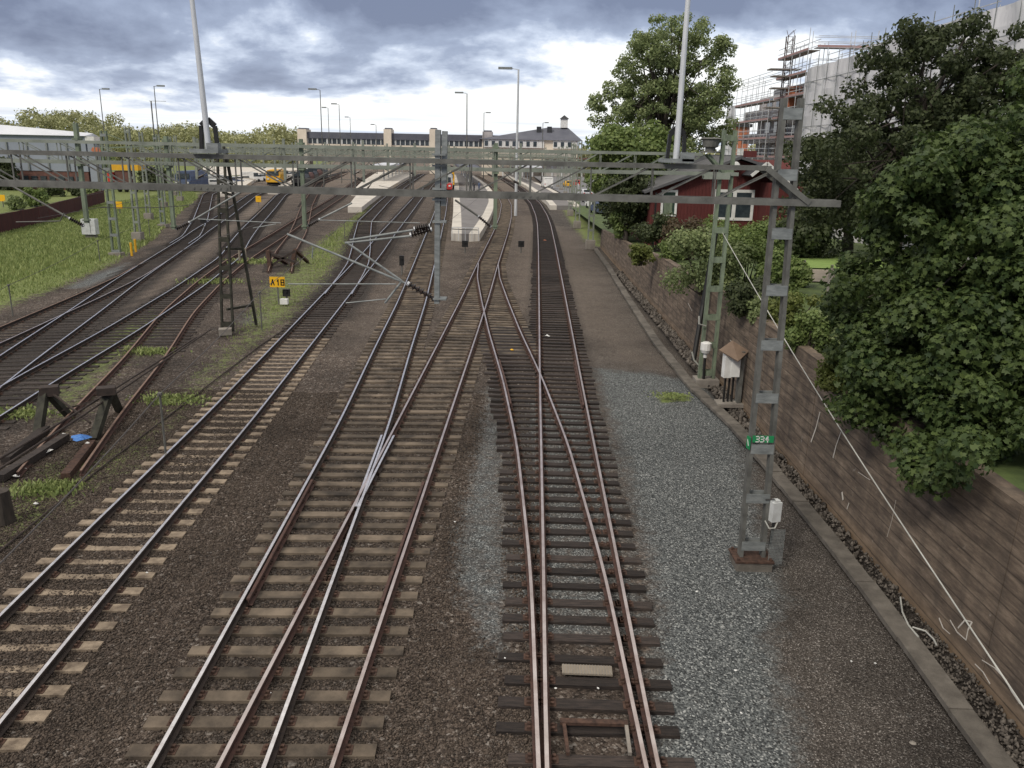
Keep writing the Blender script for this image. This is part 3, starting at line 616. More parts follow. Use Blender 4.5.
tx = [WX+.40, 9, 10, 12, 14, 17, 20, 25, 30, 40, 60, 100, 200, 400]; ty = list(range(-6, 60, 3))+list(range(60, 176, 6))
m = MB(); m.v = [(x, y, tz(x, y)) for y in ty for x in tx]; n = len(tx)
m.f = [(j*n+i, j*n+i+1, (j+1)*n+i+1, (j+1)*n+i) for j in range(len(ty)-1) for i in range(n-1)]; m.m = [0]*len(m.f)
M_['yard'] = mat('yard_grass', (.05, .075, .028), (.11, .15, .05), scale=1.2, bump=1.0, bscale=14)
o = m.build('yard_ground', 'yard', kind='structure', smooth=True)
M_['lawn'] = mat('mown_lawn', (.16, .25, .06), (.22, .31, .09), scale=1.5, bump=.6, bscale=18)
def sheet(name, px, z, mt, dz=.03, sub=True):
    pts = [G(x, y, z) for x, y in px]; m = MB(); m.add([(p[0], p[1], tz(*p)+dz if sub else z) for p in pts], [tuple(range(len(pts)))[::-1]]); return m.build(name, mt, kind='structure')
def strip(name, p0, p1, p2, p3, mt, dz=.05, n=14):
    m = MB()
    for i in range(n+1):
        for j in range(n+1):
            a = np.array(p0)*(1-i/n)+np.array(p1)*i/n; b = np.array(p3)*(1-i/n)+np.array(p2)*i/n; q = a*(1-j/n)+b*j/n; m.v.append((q[0], q[1], tz(*q)+dz))
    m.f = [(i*(n+1)+j, (i+1)*(n+1)+j, (i+1)*(n+1)+j+1, i*(n+1)+j+1) for i in range(n) for j in range(n)]; m.m = [0]*len(m.f)
    return m.build(name, mt, kind='structure')
strip('lawn', G(770, 263, 2.9), G(900, 266, 2.9), G(900, 244, 2.9), G(770, 246, 2.9), 'lawn', .05)
strip('garden_path', G(770, 278, 2.9), G(870, 282, 2.9), G(870, 268, 2.9), G(770, 264, 2.9), 'path', .06)
# ------------------------------------------------------------------ catenary portals
def insulator(mb, a, b, r=.075, n=7, mi=0, mc=1):
    a = Vector(a); b = Vector(b); d = (b-a); L = d.length; mb.tube([a, b], r*.42, 8, mi)
    for k in range(n):
        p = a.lerp(b, (k+.7)/(n+.4)); e = d.normalized()
        mb.tube([p-e*L/n*.30, p-e*L/n*.12, p+e*L/n*.25], [r*.45, r, r*.5], 10, mi)
    mb.tube([a, a+d.normalized()*L*.08], r*.6, 8, mc); mb.tube([b-d.normalized()*L*.08, b], r*.6, 8, mc)
def lattice_leg(mb, base, top, w0, w1, mi, pi_, step=.9, depth=.16, th=.06, ax=Vector((1, 0, 0)), plates=True, pw=.02):
    base = Vector(base); top = Vector(top)
    for s in (-1, 1): mb.bar(base+ax*s*w0/2, top+ax*s*w1/2, th, depth, mi, up=(0, 1, 0))
    n = int((top-base).length/step)
    if plates:
        for k in range(n+1):
            f = (k+.25)/(n+.5); c = base.lerp(top, f); w = w0+(w1-w0)*f
            for sy in (-1, 1): mb.box(c+Vector((0, sy*(depth/2+.004), 0)), (w+th*.5, .012, .20), atan2(ax.y, ax.x), pi_)
def truss(t, xl, yl, xr, yr, zb, zt, m, depth=.30, panel=1.12, ch=.085, chb=.12, half=None, simple=False, splice=True):
    A = Vector((xl, yl, 0)); B = Vector((xr, yr, 0)); u = (B-A).normalized(); v = Vector((-u.y, u.x, 0)); L = (B-A).length
    xe = L
    for s in (-1, 1):
        mb = MB(); mb.bar(A+v*s*depth/2+Vector((0, 0, zb)), B+v*s*depth/2+Vector((0, 0, zb)), .07, chb, 0); 
        if splice and s < 0:
            for f in (.18, .42, .72):
                c = A.lerp(B, f)+v*(s*depth/2-.043)+Vector((0, 0, zb)); ang = atan2(u.y, u.x); mb.box(c, (.8, .016, chb*.92), ang, 0)
                for k in range(6): mb.box(c+u*(-.33+k*.132)-v*.012, (.035, .02, .035), ang, 0)
        mb.build('bottom_chord', m, t)
        mb = MB(); mb.bar(A+v*s*depth/2+Vector((0, 0, zt)), B+v*s*depth/2+Vector((0, 0, zt)) - u*(1.3 if not simple else 0), .07, ch, 0); mb.build('top_chord', m, t)
        mb = MB(); n = int(round(L/panel)); hf = half if half is not None else .45
        for k in range(n):
            p = A.lerp(B, k/n)+v*s*(depth/2-.02); q = A.lerp(B, (k+1)/n)+v*s*(depth/2-.02)
            if not simple and k >= n-1: continue
            mb.bar(p+Vector((0, 0, zb)), p+Vector((0, 0, zt)), .024, .024, 0)
            if k/n < hf: mb.bar(p+Vector((0, 0, zt)), q+Vector((0, 0, zb)), .028, .022, 0)
            else: mb.bar(p+Vector((0, 0, zb)), q+Vector((0, 0, zt)), .028, .022, 0)
        mb.build('web_bracing', m, t)
    mb = MB(); n = int(L/panel)
    for k in range(n):
        p = A.lerp(B, (k+.02)/n); mb.bar(p+v*depth/2+Vector((0, 0, zb)), p-v*depth/2+Vector((0, 0, zb)), .04, .04); mb.bar(p+v*depth/2+Vector((0, 0, zt)), p-v*depth/2+Vector((0, 0, zt)), .04, .04) if (simple or k < n-1) else None
    mb.build('cross_tie', m, t, kind='stuff')
    return u, v
def cantilever(t, Y, post, ins, rods, regs, m='galv', r=.022):
    """everything given as sight points in the vertical plane at distance Y"""
    c = MB()
    for a, b in rods: c.tube([at(*a, Y), at(*b, Y)], r, 8, 0)
    for a, b in regs: c.tube([at(*a, Y-.1), at(*b, Y-.1)], r*.55, 6, 0)
    o = c.build('cantilever', m, t)
    for a, b in ins:
        q = MB(); insulator(q, at(*a, Y), at(*b, Y)); q.build('insulator', ['rubber', 'galvl'], o)
    return o
# nearest portal
P1 = thing('catenary_portal', 'nearest grey steel catenary gantry, carrying both tall light masts', 'overhead line gantry', (5.05, 15.72, 0), 'catenary gantries over the yard')
y1 = lambda X: 15.72+(5.1-X)*.086
truss(P1, -14.5, y1(-14.5), 5.95, y1(5.95), 7.33, 7.93, 'galvd', half=.50)
mb = MB()
for s in (-1, 1): mb.bar((4.55, 15.77+s*.22, 7.93), (5.38, 15.74+s*.22, 7.33), .06, .10)
mb.build('end_strut', 'galvd', P1)
leg = MB(); lattice_leg(leg, (5.07, 15.72, .10), (4.93, 15.72, 9.15), .46, .30, 0, 1, step=1.05, depth=.20, th=.075)
leg = leg.build('leg', ['galvd', 'galv'], P1)
mb = MB(); mb.box((5.07, 15.72, .09), (.80, .62, .04)); 
for sx in (-1, 1):
    for sy in (-1, 1): mb.box((5.07+sx*.33, 15.72+sy*.25, .13), (.05, .05, .06))
mb.build('base_plate', 'plate', leg)
mb = MB(); mb.box((5.07, 15.72, -.05), (.74, .58, .23)); mb.build('foundation', 'trough', leg)
mb = MB()                                                 # mesh guard beside the leg
for k in range(11): mb.box((5.36+k*.028, 15.50, .42), (.007, .007, .78))
for k in range(24): mb.box((5.50, 15.508, .04+k*.033), (.29, .007, .007))
mb.build('mesh_guard', 'galv', leg, kind='stuff')
mb = MB(); mb.box((5.02, 15.595, 2.72), (.42, .015, .14), 0, 0); text_bars(mb, '334', (4.88, 15.583, 2.665), .11, Vector((1, 0, 0)), 1, th=.17)
mb.build('number_plate', ['signgreen', 'white'], leg, label='green plate reading 334')
mb = MB(); mb.box((4.755, 15.66, 2.62), (.015, .14, .26), 0.2, 0); mb.bar((4.745, 15.62, 2.56), (4.742, 15.70, 2.68), .02, .008, 1, up=(1, 0, 0)); mb.build('number_plate', ['signgreen', 'white'], leg)
mb = MB(); mb.box((5.42, 15.60, 1.17), (.20, .16, .42), .3); mb.box((5.42, 15.60, 1.40), (.13, .12, .05), .3); mb.build('switch_box', 'offw', leg)
mb = MB(); mb.tube([(5.20, 15.6, 1.42), (5.36, 15.55, 1.45), (5.42, 15.58, 1.40)], .012, 6); mb.tube([(5.22, 15.55, .98), (5.30, 15.48, .84), (5.42, 15.5, .84), (5.48, 15.55, .95)], .014, 6, 1); mb.tube([(5.40, 15.55, .95), (5.38, 15.55, .45)], .03, 6); mb.build('cable', ['black', 'wirel'], leg)
leg2 = MB(); lattice_leg(leg2, (-13.9, y1(-13.9), 0), (-13.9, y1(-13.9), 9.0), .5, .3, 0, 1, depth=.2, th=.075); leg2.build('leg', ['galvd', 'galv'], P1)
yd = y1(-1.5)
mb = MB(); a = at(437.5, 303, yd); mb.bar((a.x-.01, yd, a.z), (a.x+.03, yd, 8.50), .10, .17, 0, up=(0, 1, 0)); mb.bar((a.x+.125, yd+.02, 7.1), (a.x+.155, yd+.02, 8.48), .10, .15, 0, up=(0, 1, 0))
for zz in (5.3, 7.22, 7.42, 7.85, 8.05, 6.8): mb.box((a.x+.05, yd, zz), (.26, .24, .035))
mb.build('drop_post', 'galv', P1)
cantilever(P1, yd, None, [((436, 300), (407, 283)), ((432, 229), (410, 235)), ((430, 226), (414, 229))],
    [((405, 283), (287, 234)), ((410, 236), (345, 243)), ((413, 230), (350, 240)), ((346, 242), (402, 281)), ((402, 281), (385, 303))],
    [((288, 284), (396, 284)), ((346, 303), (386, 299)), ((313, 247), (312, 258))])
cantilever(P1, y1(-13), None, [], [], [((0, 0), (0, 1))]) if False else None
# tall light masts standing on the nearest portal
def beam_mast(px0, py0, px1, py1, label, ):
    Y = y1(at(px0, py0, 16.5).x); a = at(px0, py0, Y); b = at(px1, py1, Y); top = a+(b-a)*1.55; a.z = 8.0
    t = thing('light_mast', label, 'light mast', tuple(a), 'tall light masts')
    mb = MB(); mb.tube([a, a.lerp(top, .5), top], [.058, .048, .036], 12); mb.build('pole', 'galvl', t, smooth=False)
    mb = MB(); mb.box(a+Vector((0, 0, .03)), (.55, .6, .07)); mb.box(a+Vector((.17, -.2, .10)), (.22, .2, .16), 0, 0); mb.build('foot_clamp', 'galv', t)
    mb = MB()
    for s in (-1, 1): mb.bar(a+Vector((s*.16, .05, 0)), a+Vector((s*.13, .05, .50)), .06, .10); mb.bar(a+Vector((s*.13, .05, .50)), a+Vector((0, .05, .62)), .06, .10)
    mb.build('support_frame', 'black', t)
    mb = MB(); mb.box(top+Vector((.3, 0, 0)), (.9, .3, .12)); mb.build('lamp_head', 'galv', t)
beam_mast(209, 150, 192, 0, 'tall pale light mast standing on the nearest gantry at left, its head out of view')
beam_mast(675.5, 165, 688, 0, 'tall pale light mast standing on the nearest gantry before the red house')

# second portal, green
P2 = thing('catenary_portal', 'green painted catenary gantry with its leg beside the small brown-roofed cabinet', 'overhead line gantry', (7.27, 29.8, 0), 'catenary gantries over the yard')
y2 = lambda X: 29.8-(7.3-X)*.06
truss(P2, -26, y2(-26), 7.7, y2(7.7), 7.52, 8.16, 'greenl', half=.48, panel=1.2, ch=.10, chb=.12)
mb = MB()
for s in (-1, 1): mb.bar((6.6, 29.8+s*.2, 8.16), (7.25, 29.8+s*.2, 7.52), .06, .10)
mb.build('end_strut', 'green', P2)
leg = MB(); lattice_leg(leg, (7.22, 29.8, .1), (7.32, 29.8, 8.98), .50, .38, 0, 1, step=1.1, depth=.2, th=.11)
leg = leg.build('leg', ['green', 'green'], P2); mb = MB(); mb.box((7.22, 29.8, .0), (.85, .7, .3)); mb.build('foundation', 'conc', leg)
mb = MB(); p = at(706, 347, 29.65); mb.tube([p-Vector((0, 0, .22)), p-Vector((0, 0, .1)), p+Vector((0, 0, .15)), p+Vector((0, 0, .2))], [.14, .2, .2, .1], 12); mb.tube([p-Vector((0, 0, .4)), p-Vector((0, 0, .2))], .07, 8); mb.build('lamp', 'white', leg)
mb = MB(); mb.tube([p-Vector((.0, 0, .4)), p-Vector((0, 0, .9)), p-Vector((-.02, 0, 1.5))], .05, 6); mb.build('cable', 'black', leg)
mb = MB(); mb.box((6.95, 29.7, 7.45), (.9, .3, .22)); mb.build('bracket', 'greenl', P2)
for i, (px, w) in enumerate(((81, .12), (174, .11), (305, .12), (495, .13))):
    Y = y2(at(px, 200, 29).x); zt = 8.75 if px < 100 else 8.4; a = at(px+(6 if px < 100 else 0), 223 if px < 100 else 229, Y); mb = MB(); mb.bar(a, (a.x, Y, zt), w, .15, 0, up=(0, 1, 0)); mb.box((a.x, Y, a.z+.1), (w*1.6, .2, .05)); mb.box((a.x, Y, 7.42), (w*1.6, .34, .07)); mb.box((a.x, Y, 8.25), (w*1.6, .34, .07)); mb.build('drop_post', 'green', P2)
cantilever(P2, y2(3), None, [((491, 227), (478, 216))], [((478, 216), (455, 200))], [((452, 229), (478, 230))], 'galvd', .035)
cantilever(P2, y2(-16), None, [((84, 226), (69, 218))], [((69, 218), (-2, 178))], [((16, 222), (60, 221)), ((60, 221), (64, 213))], 'galvd', .035)
cantilever(P2, y2(-11), None, [((176, 229), (190, 222))], [((190, 222), (241, 192))], [((198, 219), (281, 223)), ((253, 228), (276, 224))], 'galv', .03)
cantilever(P2, y2(-6), None, [((308, 226), (320, 219))], [((320, 219), (352, 203))], [((318, 220), (420, 223))], 'galv', .03)
p = at(710, 153, 29.75)
t = thing('loudspeaker_bell', 'grey bell-shaped unit standing on the green gantry against the big tree', 'signal bell', (p.x, p.y, 8.22))
mb = MB(); mb.tube([(p.x, p.y, 8.22+z) for z in (0, .05, .06, .16, .2, .42, .46, .50)], [.36, .36, .17, .17, .26, .30, .36, .30], 14); mb.build('housing', 'galvd', t)
# stay wire from the green leg down to the wall
a = at(722, 232, 29.8); e = at(1020, 695, 9.5)
t = thing('stay_wire', 'long pale stay wire slanting from the green gantry leg down along the retaining wall', 'stay wire', tuple(a))
mb = MB(); b = a+(e-a)*1.12
mb.tube([a.lerp(b, k/12)-Vector((0, 0, .25*sin(pi*k/12))) for k in range(13)], .013, 6); mb.build('strand', 'wirel', t)
mb = MB(); mb.tube([b-Vector((0, 0, .35)), b+Vector((0, 0, .05))], .03, 6); mb.build('anchor', 'galvd', t)
# A-shaped dark mast
am = thing('lattice_mast', 'dark A-shaped lattice mast with two splayed legs on the weedy strip', 'lattice mast', (-12.9, 37.5, 0))
mb = MB(); lattice_leg(mb, (-13.0, 36.9, 0), (-12.95, 37.6, 8.2), .50, .28, 0, 0, step=1.3, depth=.14, th=.085); mb.build('leg', 'dkgreen', am)
mb = MB(); mb.bar((-12.15, 38.4, 0), (-12.75, 37.6, 8.0), .11, .12); mb.build('leg', 'dkgreen', am)
mb = MB()
for f in (.12, .45, .75):
    mb = MB(); mb.bar(Vector((-13.0, 36.9, 0)).lerp((-12.95, 37.6, 8.2), f), Vector((-12.15, 38.4, 0)).lerp((-12.75, 37.6, 8.0), f), .10, .10); mb.build('brace', 'dkgreen', am)
mb = MB(); mb.box((-12.95, 36.45, .08), (.55, .45, .28), .3); mb.build('foundation', 'conc', am)
mb = MB(); mb.bar((-14.6, 37.6, 7.3), (-11.2, 37.6, 7.3), .1, .12); mb.build('cross_arm', 'dkgreen', am)
def single_mast(x, y, h, label, m='green', w=.42):
    t = thing('lattice_mast', label, 'lattice mast', (x, y, 0), 'slim lattice masts on the grass bank')
    mb = MB(); lattice_leg(mb, (x, y, 0), (x, y, h), w, w*.65, 0, 1, step=1.2, depth=.22, th=.13); mb.build('leg', [m, 'galv'], t)
    mb = MB(); mb.box((x, y, .05), (.9, .8, .3)); mb.build('foundation', 'conc', t)
    mb = MB(); mb.bar((x-.2, y, h-1.2), (x+3.6, y, h-1.0), .08, .10); mb.bar((x, y, h-.1), (x+2.4, y, h-1.05), .05, .05); mb.build('bracket', m, t)
single_mast(-30.1, 62.8, 9.0, 'green lattice mast on the grass bank, nearest of the row', w=.55)
single_mast(-36.4, 86.7, 9.0, 'green lattice mast on the grass bank, farthest of the row')
# further portals
def far_portal(y, xl, xr, label, m='greenl', drops=(.2, .4, .6, .8), zb=7.4, zt=8.05):
    t = thing('catenary_portal', label, 'overhead line gantry', (xr, y, 0), 'catenary gantries over the yard')
    truss(t, xl, y-1, xr, y, zb, zt, m, panel=1.6, simple=True, splice=False, half=.5, ch=.09, chb=.09)
    for x, yy in ((xl, y-1), (xr, y)):
        mb = MB(); lattice_leg(mb, (x, yy, 0), (x, yy, 9.4), .45, .32, 0, 0, step=1.2, depth=.2, th=.13); o = mb.build('leg', m, t)
        mb = MB(); mb.box((x, yy, .3), (.8, .8, .8)); mb.build('foundation', 'conc', o)
    for f in drops:
        x = xl+(xr-xl)*f; yy = y-1+f; mb = MB(); mb.bar((x, yy, 5.3), (x, yy, 8.8), .2, .2, 0, up=(0, 1, 0)); mb.build('drop_post', m, t)
        s = 1 if f < .5 else -1; mb = MB(); mb.tube([(x+s*.5, yy, 5.6), (x+s*2.0, yy, 6.9)], .04, 5); mb.tube([(x+s*.5, yy, 5.5), (x+s*2.6, yy, 5.5)], .025, 5); o = mb.build('cantilever', 'galvd', t)
        mb = MB(); mb.tube([(x, yy, 5.4), (x+s*.55, yy, 5.65)], .11, 6); mb.build('insulator', 'rubber', o)
    return t
far_portal(74.1, -33.0, 6.7, 'green gantry whose right leg stands on a white concrete block', drops=(.14, .33, .5, .68, .84))
far_portal(113.8, -47, 7.4, 'gantry with its right leg in the grass beside the forecourt', drops=(.1, .25, .4, .55, .7, .85))
far_portal(95, -41, 7.0, 'gantry between the platform end and the white-block gantry', drops=(.12, .3, .48, .62, .8))
far_portal(127, -50, 8.5, 'gantry just before the near end of the wide platform', drops=(.15, .3, .45, .6, .8))
far_portal(140, -56, 9.5, 'gantry standing across the near ends of the platforms', drops=(.1, .3, .5, .7, .85))
far_portal(168, -62, 9.8, 'gantry over the red train', drops=(.15, .35, .55, .8))
far_portal(184, -66, 9.8, 'gantry just behind the red train', drops=(.12, .3, .5, .7, .85))
far_portal(200, -72, 9.8, 'gantry over the middle of the platforms', drops=(.15, .35, .55, .8))
far_portal(238, -84, 8, 'farthest gantry, just before the station footbridge', drops=(.2, .4, .6, .8))

# contact and carrying wires, hung between the portals
def catenary(line, label, ys, zc=5.55, zs=6.9, off=0.0):
    t = thing('contact_wire', label, 'overhead wire', (line(ys[0]), ys[0], zc), 'overhead wires')
    mb = MB(); mb.tube([(line(y)+off, y, zc) for y in np.arange(ys[0], ys[-1]+.1, 4)], .008, 4, cap=False); mb.build('running_wire', 'wire', t)
    mb = MB()
    for a, b in zip(ys[:-1], ys[1:]):
        n = 8; mb.tube([(line(a+(b-a)*k/n)+off, a+(b-a)*k/n, zs-.9*sin(pi*k/n)*(min(1, (b-a)/40))) for k in range(n+1)], .008, 4, cap=False)
    mb.build('carrying_wire', 'wire', t)
catenary(T5, 'overhead wires above the pale sleeper track', [16.8, 29.5, 74, 113.8, 168, 238])
catenary(A_, 'overhead wires above the shiny track leading to the red train', [29.5, 74, 113.8, 168])
catenary(B_, 'overhead wires above the track along the right platform edge', [29.5, 74, 113.8, 168, 238])
catenary(T8, 'overhead wires above the track nearest the grass bank', [29.5, 74, 113.8, 168, 238])
catenary(T7, 'overhead wires above the old track behind the dark mast', [29.5, 74, 113.8, 168, 238])

# ------------------------------------------------------------------ trackside things
def stop_block(pts_base, name, label, w, h, ln, at_, ang):
    pass
# large buffer stop
bx, by = T6(22.6), 22.6; nv, tg = T6.nrm(22.6)
t = thing('buffer_stop', 'large dark timber and steel buffer stop with two braced frames at lower left', 'buffer stop', (bx, by, 0), 'buffer stops')
LF = [at(38, 430, 23.6), at(95, 438, 22.2)]
for s, (ft, fb, ap) in enumerate((((38, 434), (62, 420), (45, 388)), ((94, 440), (112, 414), (110, 389)))):
    f0 = Vector((*G(*ft), 0)); f1 = Vector((*G(*fb), 0)); tp = at(*ap, (f0.y+f1.y)/2+.15)
    mb = MB(); mb.bar(f0, tp, .22, .20, up=(0, 1, 0)); mb.build('upright', 'dkgreen', t); mb = MB(); mb.bar(f1+Vector((.1, .3, 0)), tp-Vector((0, -.02, .1)), .18, .18, up=(0, 1, 0)); mb.build('raking_strut', 'dkgreen', t)
tops = [at(45, 388, 23.4), at(110, 389, 23.2)]
mb = MB(); mb.box(tops[0]+Vector((.12, 0, -.08)), (.5, .35, .28), .4); mb.build('buffer_head', 'raildark', t); mb = MB(); mb.box(tops[1]+Vector((-.12, 0, -.05)), (.5, .35, .22), .4); mb.build('buffer_head', 'raildark', t)
mb = MB(); mb.bar(tops[0]+Vector((.2, -.05, -.12)), Vector((*G(92, 436), .4)), .05, .05); mb.bar(Vector((*G(62, 420), .3)), tops[1]+Vector((0, 0, -.2)), .05, .05); mb.build('tie_rod', 'raildark', t)
# small buffer stop at the other siding
t = thing('buffer_stop', 'small rusty buffer stop behind the yellow sign', 'buffer stop', (I_(57), 57, 0), 'buffer stops')
q0, q1 = Vector((*G(270, 268), 0)), Vector((*G(292, 266), 0))
for q, top in ((q0, (268, 251)), (q1, (295, 250))):
    p = at(*top, q.y+.2); mb = MB(); mb.bar(q, p, .25, .25, up=(0, 1, 0)); mb.build('upright', 'plate', t)
    mb = MB(); mb.bar(q+Vector((.6, 2.2, 0)), p, .2, .2, up=(0, 1, 0)); mb.build('raking_strut', 'plate', t)
mb = MB(); mb.bar(at(268, 253, q0.y+.2), at(295, 262, q0.y+.2), .15, .15); mb.bar(at(272, 265, q0.y+.2), at(295, 251, q0.y+.2), .15, .15); mb.build('cross_beam', 'raildark', t)
# old sleepers and rail stubs before the large buffer stop
for i, (a, b, lab) in enumerate((((6, 414+50), (46, 432), 'rotten timber baulk lying left of the litter by the buffer stop'), ((0, 482), (66, 440), 'long dark baulk running under the buffer stop towards the left edge'))):
    t = MB(); t.bar((*G(*a), .1), (*G(*b), .1), .24, .18); tag(t.build('timber_baulk', 'woodold'), lab, 'timber')
t = MB(); t.bar((*G(66, 480), .08), (*G(92, 446), .08), .22, .2); tag(t.build('timber_baulk', 'plate'), 'short rusty baulk right of the blue rag', 'timber')
t = MB(); t.tube([(*G(4, 522), 0), (*G(4, 522), .75)], [.24, .20], 10); tag(t.build('timber_stump', 'bark'), 'grey weathered timber stump at the lower left edge', 'stump')
# litter
def rag(px, py, s, m, lab, cat='litter', grp='litter on the ground', z=.03, n=6):
    c = Vector((*G(px, py), z)); mb = MB(); k = n
    ring = [(c.x+s*cos(2*pi*i/k)*random.uniform(.5, 1), c.y+s*sin(2*pi*i/k)*random.uniform(.4, .9), c.z+random.uniform(0, s*.35)) for i in range(k)]
    mb.v = ring+[(c.x, c.y, c.z+s*random.uniform(.3, .7))]+[(c.x, c.y, c.z-.02)]; mb.f = [(i, (i+1) % k, k) for i in range(k)]+[((i+1) % k, i, k+1) for i in range(k)]; mb.m = [0]*2*k
    return tag(mb.build('litter', m), lab, cat, grp)
tag(rag(82, 446, .34, 'blue', 'crumpled blue and white rag beside the large buffer stop', z=.16, n=13))
tag(rag(48, 453, .24, 'white', 'white plastic bag left of the blue rag', n=9)); rag(31, 462, .13, 'white', 'small white scrap farther left of the white bag'); rag(16, 478, .13, 'white', 'small white scrap nearest the left edge by the stump')
rag(63, 437, .16, 'white', 'white scrap just above the blue rag'); rag(36, 505, .09, 'white', 'white scrap below the green weed tuft'); rag(100, 448, .07, 'white', 'white crumb right of the blue rag')
rag(912, 745, .085, 'conc', 'pale dead leaf on the gravel at lower right', 'leaf', z=.02)
for px, py, lab in ((271, 695, 'white scrap between the rusty and shiny near rails'), (147, 574, 'white scrap on the ballast right of the pale sleepers'), (598, 690, 'white crumb between the switch rails at the bottom'), (741, 715, 'white crumb on the grey gravel near the bottom'), (851, 663, 'white crumb on dark gravel near the trough'), (787, 495, 'white crumb beside the mast switch box'), (650, 415, 'white pebble on the grey gravel top'), (505, 660, 'white scrap left of the timber sleepers'), (697, 593, 'pale twig scrap on the grey gravel'), (875, 665, 'tiny pale scrap next to the kerb slabs'), (735, 672, 'pale scrap beneath the middle of the grey gravel'), (455, 523, 'white crumb on the ballast left of grey gravel'), (556, 690, 'yellowish crumb beside the pale cover board')):
    rag(px, py, .035, 'white', lab)
rag(547, 337, .16, 'white', 'white stone slab lying against the rail near the crossing'); rag(512, 351, .14, 'sign', 'orange marker block lying on a timber sleeper near the crossing'); rag(545, 241, .25, 'orange', 'small orange marker on the far timber sleepers')
rag(88, 449, .16, 'white', 'white part of the rag bundle just right of the blue rag', z=.12, n=8); rag(56, 446, .11, 'white', 'white scrap between the bag and the blue rag'); rag(24, 470, .09, 'white', 'white scrap midway between bag and stump')
# weeds
def tuft(px, py, r, n, h, lab):
    c = G(px, py); V = []; 
    q = rng.normal(0, r/1.6, (n, 2))*np.array([1.3, .8]); a = rng.uniform(0, 2*pi, n); w = rng.uniform(.01, .03, n)*(1+r); hh = .6*h*rng.uniform(.3, 1, n); l = rng.normal(0, .5, (n, 2))*hh[:, None]
    b = np.stack([c[0]+q[:, 0], c[1]+q[:, 1], np.zeros(n)], 1); d = np.stack([np.cos(a), np.sin(a), 0*a], 1)*w[:, None]
    tp = b+np.stack([l[:, 0], l[:, 1], hh], 1); md = b+np.stack([l[:, 0]*.4, l[:, 1]*.4, hh*.6], 1)
    V = np.stack([b-d*.4, b+d*.4, md+d, tp, md-d], 1).reshape(-1, 3); F = np.arange(n*5).reshape(n, 5)
    return npmesh('weed_tuft', V, F, 5, ['grassb'], label=lab, cat='weeds', kind='stuff')
tuft(42, 490, .5, 500, .30, 'bright green weeds growing below the litter at lower left'); tuft(172, 400, .7, 600, .2, 'weeds on the strip right of the large buffer stop'); tuft(148, 352, .6, 450, .3, 'weed tuft between the rusty siding rails')
tuft(213, 282, 1.0, 500, .35, 'weed tuft left of the dark mast base'); tuft(255, 262, 1.2, 500, .4, 'weeds left of the small buffer stop'); tuft(672, 396, .4, 500, .12, 'dry yellow green weeds at the top of the grey gravel'); tuft(22, 414, .6, 400, .25, 'weeds left of the large buffer stop')
# grass on the bank, one mass
def grass_field(name, polys, n, h, lab, w=.05):
    P = []
    for pl in polys:
        W_ = wpoly(pl); lo, hi = W_.min(0), W_.max(0); Q = rng.uniform(lo, hi, (n*3, 2)); k = soft(Q, W_, 1.0) > rng.random(n*3); P.append(Q[k][:n])
    Q = np.concatenate(P); n = len(Q); a = rng.uniform(0, 2*pi, n); dist = Q[:, 1]/40; ww = w*dist*rng.uniform(.5, 1.3, n); hh = h*rng.uniform(.4, 1.2, n)
    b = np.column_stack([Q, np.full(n, -.12)]); d = np.stack([np.cos(a), np.sin(a), 0*a], 1)*ww[:, None]; l = rng.normal(0, .4, (n, 2))*hh[:, None]
    V = np.stack([b-d, b+d, b+np.column_stack([l, hh+.1])], 1).reshape(-1, 3)
    return npmesh(name, V, np.arange(n*3).reshape(n, 3), 3, ['grassb'], kind='stuff', label=lab, cat='grass')
grass_field('grass', [[(-10, 306), (60, 286), (112, 262), (150, 238), (172, 216), (196, 198), (190, 190), (100, 205), (-10, 236)]], 60000, .20, 'rough green grass on the bank at the left')
grass_field('grass', [[(150, 440), (232, 338), (260, 290), (310, 250), (370, 205), (352, 236), (300, 318), (250, 352), (190, 415)]], 9000, .10, 'thin grass and weeds on the strip between the tracks', .03)
# yellow sign with dwarf signal
p = Vector((*G(277, 304), 0)); Yp = p.y
t = thing('track_sign', 'yellow sign reading A 18 on a short post', 'sign', tuple(p))
a = at(270, 287, Yp); b = at(284.5, 277, Yp); c = (a+b)/2
mb = MB(); mb.box(c, (b.x-a.x, .03, b.z-a.z), 0, 0); text_bars(mb, 'A 18', (a.x+.08, Yp-.02, a.z+.12), (b.z-a.z)*.50, Vector((1, 0, 0)), 1, th=.2); mb.build('plate', ['sign', 'black'], t)
mb = MB(); mb.box((c.x, Yp+.04, a.z/2), (.07, .05, a.z)); mb.build('post', 'galvd', t)
def dwarf(px, py, lab, h=.8, w=.28, m='black'):
    q = Vector((*G(px, py), 0)); t = thing('dwarf_signal', lab, 'signal', tuple(q), 'dwarf signals beside the tracks')
    mb = MB(); mb.tube([q, q+Vector((0, 0, h*.5))], .05, 8); mb.build('post', 'galvd', t)
    mb = MB(); mb.box(q+Vector((0, 0, h*.75)), (w, .2, h*.5)); mb.tube([q+Vector((-.03*0, -.10, h*.85)), q+Vector((0, -.18, h*.85))], .07, 8); mb.build('lamp_box', m, t)
    return t
dwarf(287, 303, 'black dwarf signal on a white block right of the yellow sign', .75, .36); t = dwarf(465, 253, 'dwarf signal in front of the platform end ramp', 1.0, .5); dwarf(521, 253, 'dwarf signal between the crossover and the timber track', 1.0, .5)
dwarf(204, 228, 'dwarf signal between the left tracks', 1.0, .6); dwarf(259, 208, 'yellow dwarf signal on the sandy patch', 1.6, .7, 'sign'); dwarf(402, 275, 'thin dwarf signal left of the central drop post', 1.3, .3)
